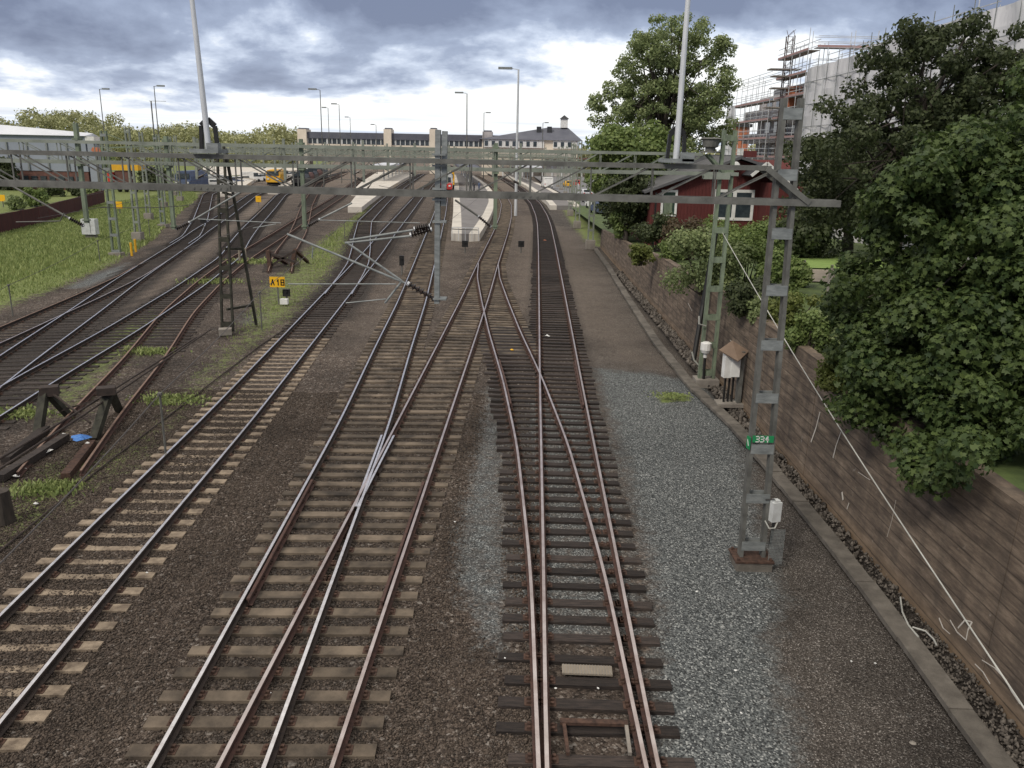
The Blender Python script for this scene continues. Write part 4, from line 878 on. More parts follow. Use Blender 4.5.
mb = MB(); q = G(286, 303); mb.box((q[0], q[1]-.3, .14), (.4, .3, .28)); tag(mb.build('marker_block', 'white'), 'white block in front of the black dwarf signal', 'marker block')
for px, py, lab in ((240, 262, 'left ochre marker post left of the yellow sign'), (246, 262, 'right ochre marker post left of the yellow sign'), (132, 256, 'ochre marker post at the grass edge beside the lattice mast'), (136, 252, 'second ochre marker post behind the first at the grass edge')):
    q = G(px, py); mb = MB(); mb.tube([(q[0], q[1], 0), (q[0], q[1], 1.0)], .09, 8); tag(mb.build('marker_post', 'yellow' if py < 260 else 'path'), lab, 'post', 'short marker posts')
# small white cabinet with a brown hood by the wall
c = Vector((*G(729, 405), 0)); ca = c
t = thing('trackside_cabinet', 'white cabinet on legs under a tilted brown hood at the wall foot', 'cabinet', tuple(c))
z0 = at(729, 376, c.y).z; z1 = at(729, 352, c.y).z
mb = MB()
for dx, dy in ((-.2, 0), (-.05, .05), (.08, .05)): mb.box(c+Vector((dx, dy, z0/2)), (.06, .06, z0))
mb.build('leg', 'black', t, ); mb = MB(); mb.box(c+Vector((.28, 0, (z1+.05)/2)), (.12, .30, z1+.05)); mb.build('post', 'galvd', t)
mb = MB(); mb.box(c+Vector((-.19, -.02, (z0+z1)/2-.03)), (.26, .26, z1-z0), .15); mb.box(c+Vector((.07, -.06, (z0+z1)/2)), (.27, .28, (z1-z0)*.95), -.05); mb.build('box', 'white', t)
mb = MB(); h0 = at(729, 350, c.y).z; mb.add([c+Vector(v) for v in ((0, -.62, h0-.22), (.50, 0, h0-.02), (0, .35, h0+.25), (-.50, 0, h0+.0), (0, -.60, h0-.26), (.49, 0, h0-.06), (0, .35, h0+.21), (-.49, 0, h0-.04))], [(0, 1, 2, 3), (7, 6, 5, 4), (0, 4, 5, 1), (1, 5, 6, 2), (2, 6, 7, 3), (3, 7, 4, 0)]); mb.build('hood', 'brownbox', t)
mb = MB(); mb.box(c+Vector((0, 0, .05)), (.9, .6, .12)); mb.build('base', 'conc', t)
# leaning pipe at the green leg
mb = MB(); q = Vector((*G(693, 368), 0)); mb.tube([q+Vector((0, 0, .3)), at(703, 305, q.y+.6), at(716, 232, q.y+1.0)], .10, 8); tag(mb.build('leaning_pole', 'black'), 'black pole leaning behind the green gantry leg', 'pole')
mb = MB(); mb.tube([at(699, 316, 29.6), at(699, 324, 29.5), at(706, 326, 29.6)], .025, 6, 0); mb.tube([at(692, 352, 30), at(694, 360, 30), at(705, 372, 30)], .03, 6, 0); tag(mb.build('hanging_cable', 'wirel'), 'pale cable looped round the black leaning pole', 'cable')
# cables dropped in the drain beside the wall
for px, lab in ((((900, 600), (902, 615), (908, 628), (918, 640)), 'pale cable curl in the drain by the wall, upper'), (((912, 630), (925, 634), (933, 642), (936, 648)), 'pale cable curl in the drain by the wall, lower'), (((625, 255), (640, 290), (652, 300), (660, 296)), 'thin dark cable in the drain at the far end of the wall')):
    mb = MB(); mb.tube([(*G(*q), .06) for q in px], .016, 6); tag(mb.build('loose_cable', 'wirel' if 'pale' in lab else 'black'), lab, 'cable')
# wire fence on the left bank and signal wires on thin posts
def post_wire(pts, h, lab, r=.012, m='wire', pr=.03):
    t = thing('wire_fence', lab, 'wire fence', (*G(*pts[0]), 0)); tops = []
    for p in pts:
        q = Vector((*G(*p), 0)); mb = MB(); mb.tube([q, q+Vector((0, 0, h))], pr, 6); mb.box(q+Vector((0, 0, h)), (.1, .1, .08)); mb.build('post', 'galvd', t); tops.append(q+Vector((0, 0, h)))
    mb = MB(); d0 = tops[0]-tops[1]; d1 = tops[-1]-tops[-2]; full = [tops[0]+d0*.8]+tops+[tops[-1]+d1*.4]
    for k in range(len(full)-1):
        mb.tube([full[k].lerp(full[k+1], i/6)-Vector((0, 0, .12*sin(pi*i/6))) for i in range(7)], r, 5, cap=False)
    mb.build('wire', m, t)
post_wire([(13, 316), (100, 262), (150, 237)], 1.5, 'wire on thin posts along the foot of the grass bank')
post_wire([(166, 456), (262, 330), (345, 242)], 1.75, 'signal wire on thin posts right of the large buffer stop', .015)
for k, (a, b, lab) in enumerate((((0, 458), (127, 380), 'upper pull wire crossing the large buffer stop'), ((0, 468), (140, 376), 'lower pull wire crossing the large buffer stop'))):
    p = Vector((*G(*a, .9), .9)); q = Vector((*G(*b, .9), .9)); d = q-p; mb = MB(); mb.tube([p-d*.2, p.lerp(q, .5)-Vector((0, 0, .05)), q+d*.9], .03, 6); tag(mb.build('pull_wire', 'raildark'), lab, 'wire', 'pull wires')
mb = MB(); mb.tube([(*G(x, y, .05), .03) for x, y in ((-20, 565), (0, 550), (97, 470), (175, 410), (260, 345), (345, 290))], .022, 5); tag(mb.build('ground_cable', 'raildark'), 'dark cable lying along the left shoulder of the pale sleeper track', 'cable')
# white box on the bank
q = G(92, 238); t = thing('bank_cabinet', 'white cabinet on the grass bank beside a dark tangle', 'cabinet', (*q, 0)); s_ = q[1]/800
mb = MB(); a = at(84, 234, q[1]); b = at(96, 219, q[1]); mb.box(((a.x+b.x)/2, q[1], (a.z+b.z)/2), (b.x-a.x, .7, b.z-a.z)); mb.build('box', 'offw', t); mb = MB(); mb.box(((a.x+b.x)/2, q[1]+.1, a.z/2), ((b.x-a.x)*.7, .5, a.z)); mb.build('plinth', 'conc', t)
mb = MB(); mb.box(((a.x+b.x)/2+.18, q[1]-.36, (a.z+b.z)/2), (.03, .02, (b.z-a.z)*.8)); mb.build('door_joint', 'galvd', t)
# ------------------------------------------------------------------ foliage
def leaves(centers, radii, n, size, squash=.8, up=.25, shell=.35, nv=4, clump_w=None):
    k = len(centers); w = clump_w if clump_w is not None else radii**2; w = w/w.sum(); ci = rng.choice(k, n, p=w)
    d = rng.normal(size=(n, 3)); d /= np.linalg.norm(d, axis=1)[:, None]; rr = radii[ci]*(shell+(1-shell)*rng.random(n)**.6)*rng.uniform(.75, 1.12, n)
    P = centers[ci]+d*rr[:, None]*np.array([1, 1, squash])
    nr = d+rng.normal(0, .55, (n, 3))+np.array([0, 0, up]); nr /= np.linalg.norm(nr, axis=1)[:, None]
    t = np.cross(nr, rng.normal(size=(n, 3))); t /= np.linalg.norm(t, axis=1)[:, None]; b = np.cross(nr, t)
    s = size*rng.uniform(.6, 1.3, n)[:, None]
    if nv == 4: shp = np.array([(-.5, 0, 0), (0, -.38, .06), (.55, 0, 0), (0, .38, .06)])
    else: shp = np.array([(-.45, 0, 0), (-.30, -.42, .04), (.0, -.22, 0), (.16, -.52, .06), (.26, -.14, 0), (.60, 0, -.05), (.26, .14, 0), (.16, .52, .06), (.0, .22, 0), (-.30, .42, .04)])
    V = P[:, None]+s[:, None]*(shp[None, :, :1]*t[:, None]+shp[None, :, 1:2]*b[:, None]+shp[None, :, 2:]*nr[:, None])
    m = len(shp); return V.reshape(-1, 3), np.arange(n*m).reshape(n, m), m
def tree(name, label, cat, base, trunk_top, lobes, nclump, nleaf, lsize, mt, trunk_r=.25, crad=(.6, 1.2), nv=4, group=None, squash=.75, shellf=.45, gaps=0.0, limbs=14, seed=1, z0=0, up=.25):
    global rng; rng = np.random.default_rng(seed); random.seed(seed)
    base = Vector(base); t = thing(name, label, cat, tuple(base), group)
    L = np.array(lobes, float)                    # x,y,z,rx,ry,rz
    vol = L[:, 3]*L[:, 4]*L[:, 5]; ci = rng.choice(len(L), nclump, p=vol/vol.sum())
    d = rng.normal(size=(nclump, 3)); d /= np.linalg.norm(d, axis=1)[:, None]; r = shellf+(1-shellf)*rng.random(nclump)**.5
    cen = L[ci, :3]+d*r[:, None]*L[ci, 3:]; rad = rng.uniform(*crad, nclump)
    if z0: keep = cen[:, 2] > z0; cen = cen[keep]; rad = rad[keep]
    V, F, m = leaves(cen, rad, nleaf, lsize, squash, nv=nv, up=up)
    npmesh('crown', V, F, m, [mt], t)
    mb = MB(); tt = Vector(trunk_top); mid = base.lerp(tt, .5)+Vector((random.uniform(-.2, .2), 0, 0))
    mb.tube([base-Vector((0, 0, .2)), base+(tt-base)*.12, mid, tt], [trunk_r*1.3, trunk_r, trunk_r*.8, trunk_r*.45], 10)
    mb.build('trunk', 'bark', t, smooth=True); mb = MB()
    pick = rng.choice(len(cen), min(limbs*3, len(cen)), replace=False)
    for i, k in enumerate(pick):
        e = Vector(cen[k]); f = random.uniform(.35, 1.0); s = base.lerp(tt, f); md = s.lerp(e, .5)+Vector((random.uniform(-.3, .3), random.uniform(-.3, .3), random.uniform(.0, .5)))
        r0 = trunk_r*(.42 if i < limbs else .2); mb.tube([s, md, e], [r0, r0*.6, r0*.18], 6)
    mb.build('limb', 'bark', t, kind='stuff'); return t
def bush(px, py, rpx, hpx, mt, label, z=None, n=5000, ls=.12, Y=None, cat='bush', lobesn=7, seed=3, wid=1.0):
    """bush standing at the pixel of its foot, rpx/hpx its half width and height in the photograph"""
    zz = z if z is not None else 0
    x, y = G(px, py, zz); k = FPX/(y*cos(PITCH)+(EYE-zz)*sin(PITCH)); r = rpx/k; h = hpx/k
    global rng; rng = np.random.default_rng(seed); random.seed(seed)
    t = thing('bush', label, cat, (x, y, zz), 'bushes behind the retaining wall' if zz > 1 else None)
    cen = np.array([(x+random.uniform(-.7, .7)*r, y+random.uniform(-.5, .5)*r*wid, zz+h*random.uniform(.02, .78)) for _ in range(lobesn*3)]); rad = np.array([random.uniform(.22, .42)*min(r*1.3, h) for _ in cen])
    V, F, m = leaves(cen, rad, n, ls, .8); npmesh('foliage', V, F, m, [mt], t)
    mb = MB()
    for c in cen[:8]: mb.tube([(x+random.uniform(-.1, .1), y, zz-.2), tuple(c)], [.04, .015], 5)
    mb.build('stem', 'bark', t, kind='stuff'); return t

def AT(px, py, Y): v = at(px, py, Y); return (v.x, v.y, v.z)
def lobe(px, py, rx, rz, Y, ry=None):
    v = at(px, py, Y); k = FPX/(Y*cos(PITCH)+(EYE-v.z)*sin(PITCH)); return (v.x, v.y, v.z, rx/k, (ry or rx)/k, rz/k)
# big maple in front, right
a = G(960, 470, 2.9)
tree('maple_tree', 'large leafy maple filling the right edge, overhanging the retaining wall', 'tree', (11.6, 16.5, 2.9), (11.9, 16.8, 8.2),
     [lobe(985, 165, 60, 60, 17), lobe(925, 215, 62, 60, 17), lobe(1000, 270, 70, 80, 16), lobe(880, 290, 56, 52, 18), lobe(935, 330, 75, 70, 16), lobe(868, 385, 48, 46, 18), lobe(925, 420, 70, 55, 15.5), lobe(1005, 420, 70, 70, 14.5), lobe(960, 465, 50, 30, 14.5), lobe(1080, 300, 90, 120, 15), lobe(1060, 130, 60, 70, 17), lobe(1015, 470, 50, 36, 12), lobe(940, 455, 44, 30, 13.5), lobe(860, 400, 34, 40, 19)],
     330, 90000, .125, 'maple', .28, (.3, .68), nv=10, seed=11, up=.5, z0=2.75)
# dark tree behind it
tree('broadleaf_tree', 'dark airy tree behind the steel gantry leg, before the sheeted building', 'tree', (15.8, 35, 2.8), (16.2, 35, 10.6),
     [(13.5, 34, 8.2, 2.8, 3, 2.6), (16.4, 35, 11.3, 3.2, 3, 2.3), (19.3, 35, 9.8, 3, 3, 2.5), (21.2, 34, 8.2, 2.4, 3, 2.6), (13.2, 34.5, 5.8, 1.9, 2.4, 1.7), (15.2, 35, 12.6, 1.3, 1.4, 1.0), (20.5, 34, 12.0, 2.2, 2, 1.6), (18.0, 35, 7.5, 3.4, 2, 2.2)],
     430, 68000, .155, 'dkleaf', .3, (.3, .75), seed=5, limbs=30, shellf=.3)
tree('broadleaf_tree', 'dark dense tree low behind the maple at the right edge', 'tree', (21, 26, 2.8), (21, 26, 8),
     [(20.5, 26, 7.0, 3.6, 3, 3.0), (17.5, 27, 5.6, 2.4, 2.4, 2.2), (22, 25, 10, 2.2, 2.2, 1.7)], 90, 22000, .2, 'dkleaf', .3, (.6, 1.1), seed=6)
# tall elm behind the red house
bx = at(655, 200, 80).x
tree('elm_tree', 'tall feathery tree rising behind the red house', 'tree', (bx, 80, 1.2), (bx+.6, 80, 15),
     [lobe(672, 45, 50, 28, 80), lobe(645, 70, 38, 26, 80), lobe(705, 72, 38, 34, 80), lobe(620, 105, 34, 22, 80), lobe(665, 105, 52, 28, 80), lobe(708, 120, 34, 32, 80), lobe(650, 145, 50, 20, 80), lobe(605, 130, 20, 16, 80)],
     460, 46000, .23, 'elm', .5, (.35, .95), seed=9, limbs=40, shellf=.2)
tree('broadleaf_tree', 'lighter green tree left of the red house beside the forecourt', 'tree', (at(628, 190, 70).x, 70, 1.5), (at(630, 190, 70).x, 70, 6),
     [lobe(625, 150, 34, 22, 68), lobe(650, 152, 24, 24, 68), lobe(610, 172, 22, 22, 70), lobe(632, 186, 28, 26, 68)], 110, 17000, .30, 'brush', .3, (.6, 1.3), seed=10)
tree('broadleaf_tree', 'dark tree between forecourt and red house', 'tree', (at(628, 200, 62).x, 62, 1.8), (at(628, 190, 62).x, 62, 5),
     [lobe(630, 195, 22, 26, 62), lobe(615, 205, 14, 20, 64)], 60, 9000, .24, 'dkleaf', .2, (.5, 1.0), seed=12)
tree('broadleaf_tree', 'dark green tree right of the red house above the lawn', 'tree', (at(850, 235, 52).x, 52, 2.3), (at(850, 200, 52).x, 52, 8),
     [lobe(840, 205, 50, 28, 52), lobe(815, 222, 28, 22, 48), lobe(885, 190, 60, 40, 50), lobe(860, 160, 60, 30, 54)], 120, 20000, .28, 'dkleaf', .3, (.7, 1.3), seed=14)
# bushes behind the wall
Zg = 2.75
bush(625, 236, 17, 32, 'brush', 'light green bush at the far end of the retaining wall', 2.2, 3500, .20, seed=21)
bush(655, 248, 22, 38, 'dkleaf', 'dark green round bush overhanging the far wall top', 2.4, 4500, .17, seed=22)
bush(680, 258, 22, 46, 'bbush', 'olive brown bush before the red house', 2.6, 4500, .16, seed=23)
bush(702, 290, 40, 62, 'elm', 'large soft green bush bulging over the wall left of the green gantry leg', 2.8, 9000, .13, seed=24)
bush(672, 262, 14, 24, 'brush', 'small pale bush under the olive brown one', 2.6, 1800, .14, seed=25)
bush(745, 292, 30, 66, 'brush', 'tall loose bush between the two gantry legs before the house window', 2.8, 7000, .13, seed=26)
bush(752, 318, 26, 46, 'dkleaf', 'dark bush spilling over the wall between the gantry legs', 2.85, 5500, .11, seed=27)
bush(775, 300, 24, 60, 'brush', 'green bush behind the near steel gantry leg', 2.8, 5500, .13, seed=31)
bush(792, 330, 26, 40, 'ybush', 'yellow green bush right of the near steel gantry leg', 2.85, 4500, .11, seed=28)
bush(830, 352, 26, 48, 'elm', 'loose green bush at the wall top under the maple', 2.9, 5500, .10, seed=29)
bush(800, 252, 34, 40, 'dkleaf', 'dark hedge mass behind the lawn', 2.7, 7000, .2, seed=30)
bush(795, 285, 18, 18, 'brush', 'low green bush on the near side of the garden path', 2.85, 2500, .12, seed=35)
bush(850, 300, 24, 30, 'elm', 'bush by the pale garden post under the maple', 2.85, 3000, .11, seed=36)
bush(715, 246, 26, 30, 'brush', 'bushy growth right below the red house wall', 2.7, 4500, .15, seed=37)
bush(760, 250, 32, 34, 'brush', 'tall shrub below the paired house window', 2.7, 5000, .15, seed=38)
bush(806, 352, 24, 44, 'brush', 'small loose bush at the wall top left of the maple', 2.9, 4500, .10, seed=51)
bush(838, 385, 26, 40, 'ybush', 'yellow green growth on the wall top under the maple edge', 2.9, 4000, .09, seed=52)
bush(640, 262, 14, 20, 'ybush', 'low yellowish bush leaning over the far wall top', 2.4, 2000, .15, seed=53)
bush(770, 322, 22, 30, 'elm', 'pale bush at the wall top behind the near leg', 2.9, 3500, .11, seed=54)
# garden fence posts
for px, py, h, lab in ((802, 285, 1.15, 'left grey garden fence post beside the path'), (829, 292, 1.2, 'right grey garden fence post beside the path'), (823, 335, 2.0, 'tall pale garden post at the wall top under the maple')):
    q = G(px, py, 2.9); mb = MB(); mb.box((q[0], q[1], 2.8+h/2), (.09, .09, h)); tag(mb.build('fence_post', 'conc'), lab, 'fence post', 'garden fence posts')
for px, lab in ((676, 'leftmost'), (684, 'second from left'), (695, 'third from left'), (708, 'fourth from left'), (688, 'short middle')):
    q = G(px, 252, 2.6); mb = MB(); mb.box((q[0], q[1], 2.5+.7), (.10, .10, 1.5)); tag(mb.build('fence_post', 'conc'), lab+' weathered post of the fence before the red house', 'fence post', 'garden fence posts')

# ------------------------------------------------------------------ red house
HZ = 1.8
t = thing('red_house', 'dark red timber house with white trim and dark roof behind the bushes', 'house', (14, 62, HZ))
Yw = 60.0
L_ = at(651, 200, Yw).x; R_ = at(776, 200, Yw).x; AX = at(739, 158, Yw); el = at(651, 189, Yw).z; er = at(776, 172, Yw).z
mb = MB(); pts = [(L_, HZ-.5), (R_+1.5, HZ-.5), (R_+1.5, er-.35), (AX.x, AX.z-.15), (L_, el-.15)]; n = len(pts)
mb.add([(p[0], Yw, p[1]) for p in pts]+[(p[0], Yw+6, p[1]) for p in pts], [tuple(range(n)), tuple(range(n, 2*n))[::-1]]+[(i, n+i, n+(i+1) % n, (i+1) % n) for i in range(n)])
mb.build('front_wing_wall', 'redwood', t)
mb = MB()                                            # board battens on the wall
k = 0; x = L_+.2
while x < R_+1.4:
    zt = el-.2+(AX.z-el)*(x-L_)/(AX.x-L_) if x < AX.x else AX.z-.25+(er-AX.z-.1)*(x-AX.x)/(R_-AX.x)
    mb.box((x, Yw-.015, (HZ+zt)/2), (.04, .03, max(zt-HZ, .2))); x += .24
mb.build('cover_batten', 'redwood', t, kind='stuff')
def slab(mb, a, b, c, d, th, mi=0):
    a, b, c, d = map(Vector, (a, b, c, d)); nn = (b-a).cross(d-a).normalized()*th; mb.add([a, b, c, d, a+nn, b+nn, c+nn, d+nn], [(0, 1, 2, 3), (7, 6, 5, 4), (0, 4, 5, 1), (1, 5, 6, 2), (2, 6, 7, 3), (3, 7, 4, 0)], mi)
mb = MB(); slab(mb, (L_-.6, Yw-.6, el-.25), (AX.x, Yw-.6, AX.z), (AX.x, Yw+7, AX.z), (L_-.6, Yw+7, el-.25), .12); mb.build('roof', 'roofg', t)
mb = MB(); slab(mb, (AX.x, Yw-.6, AX.z), (R_+1.9, Yw-.6, er-.55), (R_+1.9, Yw+7, er-.55), (AX.x, Yw+7, AX.z), .12); mb.build('roof', 'roofd', t)
mb = MB(); mb.bar((L_-.6, Yw-.63, el-.22), (AX.x, Yw-.63, AX.z+.02), .05, .16); mb.bar((AX.x, Yw-.63, AX.z+.02), (R_+1.9, Yw-.63, er-.50), .05, .16); mb.build('verge_board', 'roofg', t)
X0 = at(641, 170, 66.5).x; X1 = at(756, 170, 66.5).x; zr = at(700, 156, 70).z; ze = at(645, 184, 66).z
mb = MB(); mb.add([(X0+.15, 66.0, HZ-.5), (X1+4, 66.0, HZ-.5), (X1+4, 74.5, HZ-.5), (X0+.15, 74.5, HZ-.5), (X0+.15, 66.0, ze), (X1+4, 66.0, ze), (X1+4, 74.5, ze), (X0+.15, 74.5, ze), (X0+.15, 70.3, zr-.2), (X1+4, 70.3, zr-.2)],
    [(0, 1, 5, 4), (1, 2, 6, 9, 5), (2, 3, 7, 6), (3, 0, 4, 8, 7), (4, 5, 9, 8), (6, 7, 8, 9)]); mb.build('main_wall', 'redwood', t)
mb = MB(); slab(mb, (X0-.2, 65.4, ze-.15), (X1, 65.4, ze-.15), (X1, 70.3, zr), (X0-.2, 70.3, zr), .14); slab(mb, (X1, 70.3, zr+.002), (X0-.2, 70.3, zr+.002), (X0-.2, 75.2, ze-.3), (X1, 75.2, ze-.3), .14); o = mb.build('roof', 'roofd', t)
mb = MB(); p = at(750, 154, 69); mb.box((p.x, 69, p.z), (.9, .7, .5)); mb.build('chimney', 'redwood', o)
g = at(766, 163, Yw-2); gl = at(742, 186, Yw-2); gr_ = at(790, 189, Yw-2)          # white-edged porch gable
mb = MB(); ys_ = Yw-2; mb.add([(gl.x+.3, ys_, HZ-.3), (gr_.x-.1, ys_, HZ-.3), (gr_.x-.1, ys_, gr_.z), (g.x, ys_, g.z-.1), (g.x-.6, ys_, g.z-.75), (g.x-.6, ys_, HZ-.3)][1:5]+[(g.x-.15, ys_, HZ-.3)], [(0, 1, 2, 3, 4)]) if False else None
mb = MB(); xa = at(768, 190, ys_).x; mb.box(((xa+gr_.x)/2, Yw-.95, (HZ+g.z-1.3)/2), (gr_.x-xa, 2.05, g.z-1.3-HZ)); mb.build('porch_wall', 'redwood', t)
mb = MB(); slab(mb, (g.x-1.0, ys_-.3, g.z-.9), (g.x, ys_-.3, g.z-.05), (g.x, Yw+1, g.z-.05), (g.x-1.0, Yw+1, g.z-.9), .1); slab(mb, (g.x, ys_-.3, g.z-.05), (gr_.x+.5, ys_-.3, gr_.z-.2), (gr_.x+.5, Yw+1, gr_.z-.2), (g.x, Yw+1, g.z-.05), .1); o = mb.build('porch_roof', 'roofd', t)
mb = MB(); mb.bar((g.x-1.0, ys_-.34, g.z-.85), (g.x, ys_-.34, g.z), .05, .2); mb.bar((g.x, ys_-.34, g.z), (gr_.x+.5, ys_-.34, gr_.z-.15), .05, .2); mb.build('verge_board', 'white', o)
def window(px0, py0, px1, py1, Y, t, panes=1, gm='glass', fr=.14, ledge=True):
    a = at(px0, py1, Y-.03); b = at(px1, py0, Y-.03); w = b.x-a.x; h = b.z-a.z; mb = MB(); c = (a+b)/2
    mb.box((a.x+fr/2, a.y, c.z), (fr, .09, h)); mb.box((b.x-fr/2, a.y, c.z), (fr, .09, h)); mb.box((c.x, a.y, b.z-fr/2), (w-2*fr, .088, fr)); mb.box((c.x, a.y, a.z+fr/2), (w-2*fr, .088, fr))
    for k in range(1, panes): mb.box((a.x+w*k/panes, a.y, c.z), (fr*1.3, .086, h-2*fr))
    o = mb.build('window_frame', 'white', t)
    mb = MB(); mb.box((c.x, a.y+.01, c.z), (w-fr, .05, h-fr)); mb.build('glass', gm, o)
window(660, 190, 678, 216, Yw, t, 1, 'gglass', .16); window(713, 190, 755, 220, Yw, t, 2, 'glass', .2)
window(642, 184, 650, 208, 66.0, t, 1, 'gglass', .14); window(771, 190, 777, 222, Yw-1.99, t, 1, 'glass', .09)
mb = MB(); a = at(668, 206, Yw-.08); mb.box(a, (.6, .02, 1.2)); mb.build('door', 'green', t)
mb = MB(); a = at(736, 166, Yw-.7); mb.tube([a+Vector((0, .06, 0)), a, a-Vector((0, .03, 0))], [.3, .28, .1], 16); tag(mb.build('satellite_dish', 'white'), 'white round satellite dish under the house gable', 'satellite dish')
mb = MB(); a = at(656, 200, Yw-1.2); mb.box((a.x, a.y, (HZ+el)/2-.2), (.12, .12, el-HZ)); mb.build('porch_post', 'black', t)
# orange building sliver
t = thing('orange_building', 'orange rendered house showing between the tall tree and the scaffolding', 'house', (at(741, 150, 140).x, 140, 0))
a = at(737, 127, 140); b = at(747, 160, 140); mb = MB(); mb.box(((a.x+b.x)/2, 144, a.z/2), (b.x-a.x, 8, a.z)); mb.build('wall', 'orange', t); mb = MB(); mb.box(((a.x+b.x)/2, 144, a.z+.25), (b.x-a.x+.6, 8.8, .5)); mb.build('roof', 'roofd', t)
mb = MB(); mb.box((b.x-1.2, 139.95, b.z+1.0), (1.0, .1, 1.5)); mb.build('window', 'white', t)

# ------------------------------------------------------------------ scaffolded buildings, right
FX = 31.0
def block(name, label, x0, x1, y0, y1, h, levels, mt='wrapg', roofm='roofg', open_=True):
    t = thing(name, label, 'apartment building', (x0, y0, 1.0)); mb = MB(); mb.box(((x0+x1)/2, (y0+y1)/2, h/2), (x1-x0, y1-y0, h)); mb.build('wall', mt, t)
    mb = MB(); mb.box(((x0+x1)/2+.8, (y0+y1)/2, h+.5), (x1-x0-1.6, y1-y0-.3, 1.0)); mb.build('roof', roofm, t)
    for k in range(levels):
        z = 1.6+k*(h-1.6)/levels; mb = MB(); mb.box((x0-.9, (y0+y1)/2, z), (1.8, y1-y0, .25)); mb.box((x0-1.75, (y0+y1)/2, z+.55), (.08, y1-y0, .9)); mb.build('balcony', 'wrapg', t)
        y = y0+1.5
        while y < y1-1.5:
            mb = MB(); mb.box((x0-.02, y, z+1.5), (.08, 1.9, 1.9)); mb.build('window', 'glass', t); y += 3.6
    mb = MB(); w = 1
    for x in np.arange(x0+1.2, x1-1, 3.0):
        for k in range(levels):
            z = 1.6+(k+.55)*(h-1.6)/levels; m2 = MB(); m2.box((x+.2, y0-.02, z), (1.5, .08, 1.3)); m2.build('window', 'glass', t)
    return t
block('apartment_building', 'far grey apartment block with balconies behind pink-boarded scaffolding', FX, 45, 95, 112, 15.2, 5)
block('apartment_building', 'tall apartment block with grey penthouse roof behind the dark tree', FX, 46, 56, 94.8, 16.6, 6)
def scaffold(label, x, y0, y1, h, yend=None, lift=2.0, bay=2.4, group='scaffolding on the apartment blocks', seed=2, endx=None):
    random.seed(seed); t = thing('scaffolding', label, 'scaffolding', (x, y0, 0), group); r = .035
    mb = MB(); yy = list(np.arange(y0, y1+.1, bay))
    for y in yy:
        for dx in (0, -1.1): mb.tube([(x+dx, y, 0), (x+dx, y, h+random.choice((.5, 1.2, 2.0)))], r, 5)
    if endx:
        for xx in np.arange(x, endx, bay):
            for dy in (-1.2, -2.2): mb.tube([(xx, y0+dy, 0), (xx, y0+dy, h+random.choice((.5, 1.5)))], r, 5)
    mb.build('standard', 'galvl', t, kind='stuff')
    mb = MB(); z = lift
    while z < h+1.5:
        for dx in (0, -1.1):
            for e in (0, .5, 1.0): mb.bar((x+dx, y0, z+e), (x+dx, y1, z+e), .05, .05)
        if endx:
            for dy in (-1.2, -2.2):
                for e in (0, .5, 1.0): mb.bar((x-1, y0+dy, z+e), (endx, y0+dy, z+e), .05, .05)
        z += lift
    mb.build('ledger', 'galvl', t, kind='stuff')
    z = lift
    while z < h+.5:
        mb = MB(); mb.box((x-.55, (y0+y1)/2, z), (1.05, y1-y0, .06)); mb.box((x-1.14, (y0+y1)/2, z+.12), (.03, y1-y0, .2), 0, 1)
        if endx: mb.box(((x-1+endx)/2, y0-1.7, z+.002), (endx-x+1, .95, .06)); mb.box(((x-1+endx)/2, y0-2.22, z+.12), (endx-x+1, .03, .2), 0, 1)
        mb.build('deck', ['deck', 'pinkpaint'], t); z += lift
    return t
scaffold('pale scaffolding with pink guard boards on the far apartment block', FX-2.4, 95.5, 112, 15, seed=2)
scaffold('higher scaffolding wrapping the corner of the tall apartment block', FX-2.2, 85, 94.5, 18.0, seed=3, endx=36)
scaffold('scaffolding rising above the sheeting at the upper right', FX-2.2, 52, 79.5, 15.6, seed=4)
def sheet_wrap(label, x, y0, y1, z0, z1, amp=.12, mt='wrap', end=None):
    nx_, nz_ = int((y1-y0)*2), 14; V = []
    for j in range(nz_+1):
        for i in range(nx_+1):
            y = y0+(y1-y0)*i/nx_; z = z0+(z1-z0)*j/nz_; V.append((x+amp*sin(y*1.9+.6*sin(z))+amp*.5*sin(z*1.7+y*.8), y, z))
    m = MB(); n = nx_+1; m.v = V+[(v[0]+.02, v[1], v[2]) for v in V]; N_ = len(V)
    m.f = [(j*n+i, (j+1)*n+i, (j+1)*n+i+1, j*n+i+1) for j in range(nz_) for i in range(nx_)]; m.f += [tuple(N_+q for q in f[::-1]) for f in m.f]; m.m = [0]*len(m.f)
    b = len(m.f)
    for z in np.arange(z0+1.9, z1, 2.0): m.bar((x-amp-.03, y0, z), (x-amp-.03, y1, z), .03, .05, 1)
    for y in np.arange(y0+.5, y1, 2.5): m.bar((x-amp-.03, y, z0), (x-amp-.03, y, z1+.9), .05, .03, 1)
    m.m = [0]*b+[1]*(len(m.f)-b)
    return tag(m.build('scaffold_sheet', [mt, 'galv']), label, 'sheeting', 'white sheeting on the scaffolding')
sheet_wrap('narrow white sheet hung at the far end of the scaffolding', FX-3.8, 109.5, 113.5, 1, 14.2)
sheet_wrap('large white sheet over the tall block behind the dark tree', FX-3.6, 70, 84, 1, 16.2)
sheet_wrap('white sheeting at the right edge above the maple', FX-3.6, 46, 69.6, 1, 16.6)
